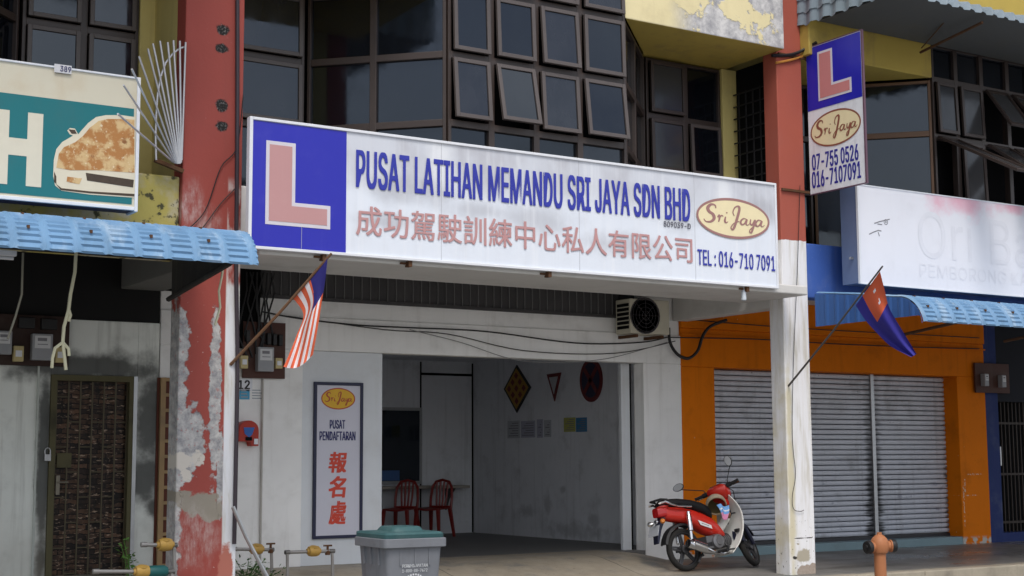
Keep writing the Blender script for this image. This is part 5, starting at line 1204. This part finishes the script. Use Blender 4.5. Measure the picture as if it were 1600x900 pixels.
def wheel(c, nm, steer):
    T = st if steer else (lambda q: q)
    rim = MB(); rim.lathe(c-Vector((0, .03, 0)), (0, 1, 0), [(0, RW-.062), (.0, RW-.052), (.06, RW-.052), (.06, RW-.062), (.04, RW-.075), (.02, RW-.075), (.0, RW-.062)], 40); rim.f = rim.f[:-2]; rim.k = rim.k[:-2]
    rim.lathe(c-Vector((0, .055, 0)), (0, 1, 0), [(0, .03), (.01, .055), (.10, .055), (.11, .03)], 20)
    for k in range(5):
        a = 2*math.pi*k/5+.5; d = Vector((math.cos(a), 0, math.sin(a))); e = Vector((-d.z, 0, d.x))
        for s_ in (-1, 1): rim.obox(c+d*.04+e*.018*s_, c+d*(RW-.066)+e*.012*s_, .022, .016, up=(0, 1, 0))
    hub = T(rim).build(nm, plain('dark_alloy', (.06, .06, .065), .45, .5, .5), BK, smooth=35)
    ty = MB(); prof = [(.038*math.sin(a), RW-.036+.036*math.cos(a)) for a in [R(-128+256*i/14) for i in range(15)]]
    ty.lathe(c, (0, 1, 0), prof, 48); T(ty)
    ty.f = ty.f[:-2]; ty.k = ty.k[:-2]
    ty.build('tyre', m_tyre, hub, smooth=True, fix=False)
wheel(Vector((0, 0, RW)), 'rear_wheel', False); wheel(Vector((WB-.05, 0, RW)), 'front_wheel', True)
MB().loft([sec(-.32, .67, .79, 0.0516), sec(-.27, .64, .81, 0.0705), sec(-.18, .61, .80, 0.0860), sec(0, .585, .785, 0.1032), sec(.17, .53, .75, 0.1101), sec(.33, .44, .70, 0.1101), sec(.47, .40, .64, 0.1032), sec(.57, .385, .55, 0.0860), sec(.64, .385, .46, 0.0645)]).build('body', m_bred, BK, smooth=True)
MB().loft([sec(-.31, .79, .835, .05), sec(-.24, .78, .88, .10), sec(-.05, .765, .885, .120), sec(.14, .74, .865, .134), sec(.30, .69, .835, .125), sec(.42, .63, .795, .10), sec(.48, .61, .74, .07)]).build('seat', m_seat, BK, smooth=True)
tlg = MB().loft([sec(-.36, .66, .775, .055, p=4), sec(-.31, .655, .79, .075, p=4), sec(-.25, .66, .785, .09, p=4)]).build('tail_light', m_lens, BK, smooth=True)
MB().prism([(-.362, -.07, .785), (-.28, -.093, .80), (-.22, -.105, .79), (-.28, -.097, .775)], (0, .02, -.02)).build('light_visor', m_bred, tlg)
mg = MB()
def fend(c, ra, a0, a1, w_, n=14, drop=.02):
    secs = []
    for i in range(n+1):
        a = R(a0+(a1-a0)*i/n); d = Vector((math.cos(a), 0, math.sin(a))); q = c+d*ra; q2 = c+d*(ra+.008)
        secs.append([q+Vector((0, -w_, 0))-d*drop, q2+Vector((0, -w_*.8, 0)), q2+Vector((0, 0, 0))+d*.008, q2+Vector((0, w_*.8, 0)), q+Vector((0, w_, 0))-d*drop, q+Vector((0, 0, 0))])
    return MB().loft(secs)
fend(Vector((0, 0, RW)), RW+.045, 62, 168, .062).build('rear_mudguard', m_bblk, BK, smooth=True)
MB().loft([[(-.30, -.05, .66), (-.30, .05, .66), (-.24, .05, .66), (-.24, -.05, .66)], [(-.40, -.05, .50), (-.40, .05, .50), (-.34, .05, .50), (-.34, -.05, .50)], [(-.42, -.045, .34), (-.42, .045, .34), (-.40, .045, .34), (-.40, -.045, .34)]]).build('plate_holder', m_navyp, BK, bevel=.006)
npq = MB().loft([[(-.405, -.095, .56), (-.405, .095, .56), (-.398, .095, .56), (-.398, -.095, .56)], [(-.447, -.095, .435), (-.447, .095, .435), (-.44, .095, .435), (-.44, -.095, .435)]]).build('number_plate', plain('pale_blurred_plate', (.42, .44, .48), .4), BK)
for s_ in (-1, 1):
    o = MB().lathe((-.34, s_*.085, .60), (-.5, s_*.8, 0), [(0, .012), (.03, .03), (.055, .032), (.075, .018)], 14).build('indicator', m_amb if s_ < 0 else m_chr, BK, smooth=True)
MB().lathe((-.40, -.06, .60), (-1, -.2, 0), [(0, .02), (.02, .028), (.035, .022)], 14).build('reflector', m_chr, BK, smooth=True)
mb = MB(); mb.tube([(-.36, -.09, .815), (-.28, -.125, .835), (-.20, -.138, .80), (-.10, -.142, .775), (.10, -.145, .765)], .014, 8); mb.tube([(-.36, .09, .815), (-.28, .125, .835), (-.20, .138, .80), (.10, .145, .765)], .014, 8)
gr_ = mb.build('grab_rail', m_chr, BK, smooth=True)
MB().tube([(-.24, -.12, .86), (-.33, -.10, .87), (-.37, -.05, .86), (-.37, .05, .86), (-.33, .10, .87), (-.24, .12, .86)], .014, 8).build('rear_handle', m_bblk, gr_, smooth=True)
for s_ in (-1, 1):
    sh = MB().lathe((.035, s_*.135, .345), (.03, 0, 1), [(0, .016), (.03, .02), (.12, .02), (.13, .034), (.30, .034), (.31, .026), (.36, .024)], 16).build('shock_absorber', m_chr, BK, smooth=True)
    mb = MB(); mb.loft([[(0-.04, s_*.10-.012, RW-.025), (-.04, s_*.10+.012, RW-.025), (-.04, s_*.10+.012, RW+.025), (-.04, s_*.10-.012, RW+.025)], [(.42, s_*.09-.012, .28), (.42, s_*.09+.012, .28), (.42, s_*.09+.012, .33), (.42, s_*.09-.012, .33)]]); mb.build('swingarm', m_bblk, BK, bevel=.004)
MB().lathe((-.06, -.165, .315), (.46, .035, -.135), [(0, .030), (.004, .052), (.03, .056), (.10, .058), (.30, .052), (.40, .032), (.46, .02)], 20).build('exhaust', m_chr, BK, smooth=True)
ex = [o for o in BK.children if o.name.startswith('exhaust')][0]
MB().tube([(.37, -.135, .19), (.50, -.13, .175), (.62, -.11, .19), (.70, -.05, .26), (.70, 0, .33)], .018, 10).build('exhaust_pipe', m_chr, ex, smooth=True)
MB().lathe((.0, -.172, .31), (.30, .02, -.088), [(0, .045), (.005, .06), (.22, .055), (.225, .045)], 18).build('heat_shield', m_chr, ex, smooth=True)
mb = MB(); mb.lathe((.47, -.14, .33), (0, 1, 0), [(0, .05), (.01, .085), (.05, .095), (.22, .095), (.27, .08), (.28, .05)], 24); mb.lathe((.47, -.15, .33), (0, 1, 0), [(0, .045), (.01, .05)], 18); mb.lathe((.56, 0, .33), (1, 0, .18), [(0, .06), (.02, .075), (.18, .07), (.20, .05)], 16)
for i in range(5): mb.lathe((.60+.028*i, 0, .338+.005*i), (1, 0, .18), [(0, .085), (.010, .085)], 16)
mb.box(.30, .50, -.10, .10, .25, .40); mb.build('engine', m_alloy, BK, smooth=35)
mb = MB(); mb.tube([(.42, -.14, .20), (.47, -.26, .20)], .014, 8); mb.tube([(.42, .14, .20), (.47, .26, .20)], .014, 8); mb.tube([(.47, -.17, .2), (.47, -.27, .2)], .022, 8); mb.tube([(.6, -.12, .22), (.68, -.19, .22)], .010, 6); mb.build('footrest', m_bblk, BK, smooth=True)
MB().tube([(.30, .10, .22), (.28, .18, .08), (.26, .235, .045)], .013, 8).build('side_stand', m_bblk, BK, smooth=True)
MB().tube([(.24, -.08, .22), (.12, -.10, .09), (.10, -.14, .09)], .013, 8).build('centre_stand', m_bblk, BK, smooth=True)
MB().loft([sec(.44, .40, .58, .06), sec(.54, .40, .53, .05), sec(.66, .46, .58, .045), sec(.79, .58, .74, .04)]).build('centre_cover', m_shield, BK, smooth=True)
cl = catmull([(.76, .90), (.81, .78), (.835, .64), (.81, .46), (.74, .30), (.64, .17)], 6); wd = catmull([(.13, 0), (.20, 0), (.24, 0), (.245, 0), (.225, 0), (.17, 0)], 6)
def gs(u, v):
    i = min(int(u*30), 29); f = u*30-i; x = cl[i][0]*(1-f)+cl[i+1][0]*f; z = cl[i][1]*(1-f)+cl[i+1][1]*f; w_ = wd[i][0]*(1-f)+wd[i+1][0]*f; t = (v-.5)*2
    return (x+.015*(1-t*t)-.01*t**6, w_*t, z)
MB().grid(gs, 30, 16).build('leg_shield', m_shield, BK, smooth=60, fix=False, solid=.012)
mb = MB(); mb.lathe((.775, -.06, .83), (-1, -.2, .2), [(0, .02), (.012, .018)], 14); mb.box(.765, .80, -.15, -.11, .66, .675); mb.box(.775, .81, -.165, -.10, .43, .47); mb.build('shield_fittings', m_bblk, BK)
lab = MB().prism([(.20, -.1135, .60), (.40, -.1135, .53), (.41, -.1135, .485), (.23, -.1135, .54)], (0, -.003, 0)).build('side_sticker', plain('white_sticker', (.66, .66, .66), .4), BK)
MB().prism([(.25, -.1168, .565), (.36, -.1168, .528), (.362, -.1168, .518), (.252, -.1168, .555)], (0, -.001, 0)).build('sticker_print', m_grey, lab)
# steering assembly
mb = MB()
for s_ in (-1, 1): mb.tube([h1+Vector((.0, s_*.085, 0)), h1+Vector((.0, s_*.085, 0))+sax*.22], .026, 10); mb.tube([h1+Vector((0, s_*.085, 0))+sax*.2, h1+Vector((0, s_*.075, 0))+sax*.5], .019, 10)
mb.tube([h1+sax*.45, h0], .03, 10); st(mb).build('fork', m_navyp, BK, smooth=True)
st(fend(h1, RW+.03, 35, 175, .07, drop=.05)).build('front_mudguard', m_navyp, BK, smooth=True)
st(MB().loft([sec(.95, .50, .64, .06), sec(.98, .47, .66, .085), sec(1.02, .50, .62, .06)])).build('front_fairing', m_bred, BK, smooth=True)
st(MB().loft([sec(.60, .95, 1.0, .05), sec(.64, .90, 1.035, .13), sec(.71, .84, 1.045, .15), sec(.79, .83, 1.03, .13), sec(.85, .87, .99, .08)])).build('headset', m_bred, BK, smooth=True)
hs_ = [o for o in BK.children if o.name.startswith('headset')][0]
st(MB().lathe((.845, 0, .93), (1, 0, -.1), [(0, .07), (.02, .075), (.04, .055), (.05, .0)], 20)).build('headlight', m_chr, hs_, smooth=True)
st(MB().prism([(.645, -.07, 1.036), (.645, .07, 1.036), (.72, .09, 1.052), (.72, -.09, 1.052)], (0, 0, .004))).build('dial', m_bblk, hs_)
st(MB().loft([sec(.69, .78, .86, .05), sec(.74, .74, .88, .075), sec(.79, .76, .86, .05)])).build('neck_cover', m_bred, hs_, smooth=True)
hb = st(MB().tube([(.66, -.30, .985), (.68, -.15, .985), (.71, 0, .98), (.68, .15, .985), (.66, .30, .985)], .012, 8)).build('handlebar', m_bblk, BK, smooth=True)
for s_ in (-1, 1):
    st(MB().lathe((.676, s_*.19, .985), (-.08, s_, 0), [(0, .02), (.10, .019), (.12, .021), (.125, .0)], 14)).build('grip', m_bblk, hb, smooth=True)
    mb = MB(); mb.tube([(.70, s_*.17, .985), (.735, s_*.20, .98), (.735, s_*.30, .975)], .008, 6); st(mb).build('lever', m_chr, hb, smooth=True)
    mb = MB(); mb.lathe((.68, s_*.14, .985), (0, s_, 0), [(0, .03), (.06, .03)], 12); st(mb).build('switch_housing', m_bblk, hb, smooth=True)
    mc = Vector((.60, .44, 1.20)) if s_ > 0 else Vector((.70, -.27, 1.27))
    mr = MB(); mr.tube([(.69, s_*.16, .99), Vector((.69, s_*.17, 1.05)), mc+Vector((.05, 0, -.02))], .006, 6); stk = st(mr).build('mirror_stalk', m_bblk, BK, smooth=True)
    mm_ = MB(); mm_.lathe((0, 0, 0), (1, 0, 0), [(-.014, .05), (-.012, .056), (.008, .054), (.028, .03), (.032, 0)], 24); mm_.v = [mc+Vector((p.x, p.y*1.35, p.z*.85)) if s_ > 0 else mc+Vector((p.x, p.y*.85, p.z*1.3)) for p in mm_.v]; st(mm_).build('mirror', m_bblk, stk, smooth=True)
    gl = MB(); gl.add([SM @ (mc+Vector((-.0155, .068*math.cos(2*math.pi*i/24) if s_ > 0 else .042*math.cos(2*math.pi*i/24), (.042 if s_ > 0 else .065)*math.sin(2*math.pi*i/24)))) for i in range(24)], [tuple(range(24))]); gl.build('mirror_glass', plain('mirror_pale_grey', (.45, .46, .48), .15, .8), stk)  # bright reflection put into the glass colour as pale grey
st(MB().tube([(.72, -.12, .98), (.80, -.16, .92), (.86, -.10, .70), (.98, -.09, .40)], .006, 6)).build('brake_cable', m_bblk, BK, smooth=True)
pr = atz(1066.5, 897, 0.0)
BK.location = (pr.x+.07, pr.y, floor_z(pr.x, pr.y)+.004); BK.rotation_euler = (LEAN, 0, R(1))
bpy.context.view_layer.update()
BM = BK.matrix_world.copy()
# helmet hung between seat and leg shield
hm = thing('helmet', BM @ Vector((.60, -.04, .80)), 'scuffed cream open face helmet hung between the motorcycle seat and leg shield', 'helmet')
ax_ = Vector((-.45, -.75, -.45)).normalized()
mb = MB(); pf = [(-.13*math.cos(R(a)), .13*math.sin(R(a))) for a in range(2, 112, 6)]
def shell(mb, k, mi):
    mb.mat(mi); u = ax_.orthogonal().normalized(); w_ = ax_.cross(u); n = 28; base_ = len(mb.v)
    for t, r in pf: mb.v += [hm.location + ax_*t*k + (u*math.cos(a)+w_*math.sin(a))*r*k for a in [2*math.pi*j/n for j in range(n)]]
    for i in range(len(pf)-1):
        for j in range(n): mb.f.append([base_+i*n+j, base_+i*n+(j+1) % n, base_+(i+1)*n+(j+1) % n, base_+(i+1)*n+j]); mb.k.append(mi)
shell(mb, 1, 0)
mb.build('shell', paint('scuffed_cream_helmet', (.42, .36, .27), .5, dirt=(.12, .09, .06), dirt_amt=.5, world=False), hm, smooth=True, fix=False)
mb = MB(); shell(mb, .93, 0); mb.build('lining', plain('olive_brown_lining', (.10, .075, .03), .9, vary=.3), hm, smooth=True, fix=False)
ep = hm.location + ax_*.13*math.cos(R(70)); u = ax_.orthogonal().normalized(); w_ = ax_.cross(u)
MB().tube([ep + (u*math.cos(a)+w_*math.sin(a))*.121 for a in [2*math.pi*i/28 for i in range(29)]], .010, 6).build('rim_trim', plain('tan_trim', (.30, .24, .16), .6), hm, smooth=True)
fm = thing('face_mask', BM @ Vector((.58, -.16, .70)), 'blue, white and pink cloth hanging below the helmet on the motorcycle', 'cloth')
mb = MB()
def gm(u, v): p = BM @ Vector((.50+.17*u-.03*v+.02*v*u, -.17-.02*math.sin(u*6)-.02*math.sin(v*3), .755-.16*v*(1-.55*abs(u-.45))+.02*math.sin(u*5)))
def gm(u, v):
    k = 1-.6*v
    return BM @ Vector((.585+(u-.5)*.19*k, -.17-.02*math.sin(u*7+v)-.015*math.sin(v*4), .765-.17*v+.015*math.sin(u*6)))
mb.grid(gm, 20, 20, lambda u, v: 0 if v < .28 else 1 if v < .42 else 0 if v < .58 else 2)
mb.build('cloth', [plain('light_blue_cloth', (.16, .36, .68), .8), plain('white_cloth', (.66, .66, .7), .8), plain('pink_cloth', (.68, .28, .46), .8)], fm, smooth=True, fix=False, solid=.003)
bg_ = thing('bundle', BM @ Vector((.69, -.10, .66)), 'small brown bundle tied beside the cloth on the motorcycle leg shield', 'bundle')
rnd = random.Random(3)
mb = MB(); mb.lathe(bg_.location-Vector((0, 0, .05)), (.3, 0, 1), [(0, .012), (.02, .04), (.05, .05), (.08, .035), (.10, .015), (.115, .025)], 12)
mb.v = [p + Vector((rnd.uniform(-.008, .008), rnd.uniform(-.008, .008), rnd.uniform(-.008, .008))) for p in mb.v]
mb.build('bag', plain('brown_cloth', (.22, .13, .07), .8, vary=.3), bg_, smooth=True)
mb = MB(); mb.tube([bg_.location+Vector((0, 0, .06)), bg_.location+Vector((.02, -.01, .12))], .006, 6); mb.build('tie', m_bblk, bg_)
# ================================================================== across the street (seen only in the window panes)

tr = thing('roadside_tree', (31, -20, ROAD), 'leafy tree across the street, visible only as a dark reflection in the lower bay panes', 'tree')
rnd = random.Random(5)
m_leaf = paint('tree_leaf', (.05, .10, .025), .6, vary=.4, vs=3, streak=0, dirt_amt=0, bump=0, world=False); m_bark = paint('tree_bark', (.12, .09, .06), .9, vary=.3, world=False)
MB().tube([(31, -20, ROAD), (31.1, -20, 3), (30.8, -20.2, 6.5), (31, -20, 9.5)], [.32, .26, .2, .08], 10).build('trunk', m_bark, tr, smooth=True)
mb = MB()
for i in range(9):
    a = i*2.4; z = 4.5+.5*i; mb.tube([(31, -20, z), (31+1.6*math.cos(a), -20+1.6*math.sin(a), z+1.2), (31+2.9*math.cos(a), -20+2.9*math.sin(a), z+1.9)], [.11, .07, .03], 6)
mb.build('limbs', m_bark, tr, smooth=True)
mb = MB()
cl_ = [(31+rnd.gauss(0, 1.9), -20+rnd.gauss(0, 1.9), 8.5+rnd.gauss(0, 1.9), rnd.uniform(.5, 1.1)) for _ in range(60)]
for cx_, cy_, cz_, r_ in cl_:
    for k in range(60):
        q = Vector((cx_+rnd.gauss(0, r_*.5), cy_+rnd.gauss(0, r_*.5), cz_+rnd.gauss(0, r_*.4))); d = Vector((rnd.gauss(0, 1), rnd.gauss(0, 1), rnd.gauss(0, .6))).normalized(); s_ = d.orthogonal().normalized(); L = rnd.uniform(.14, .26)
        mb.add([q, q+d*L*.5+s_*L*.3, q+d*L, q+d*L*.5-s_*L*.3], [(0, 1, 2, 3)])
mb.build('crown', m_leaf, tr, fix=False)
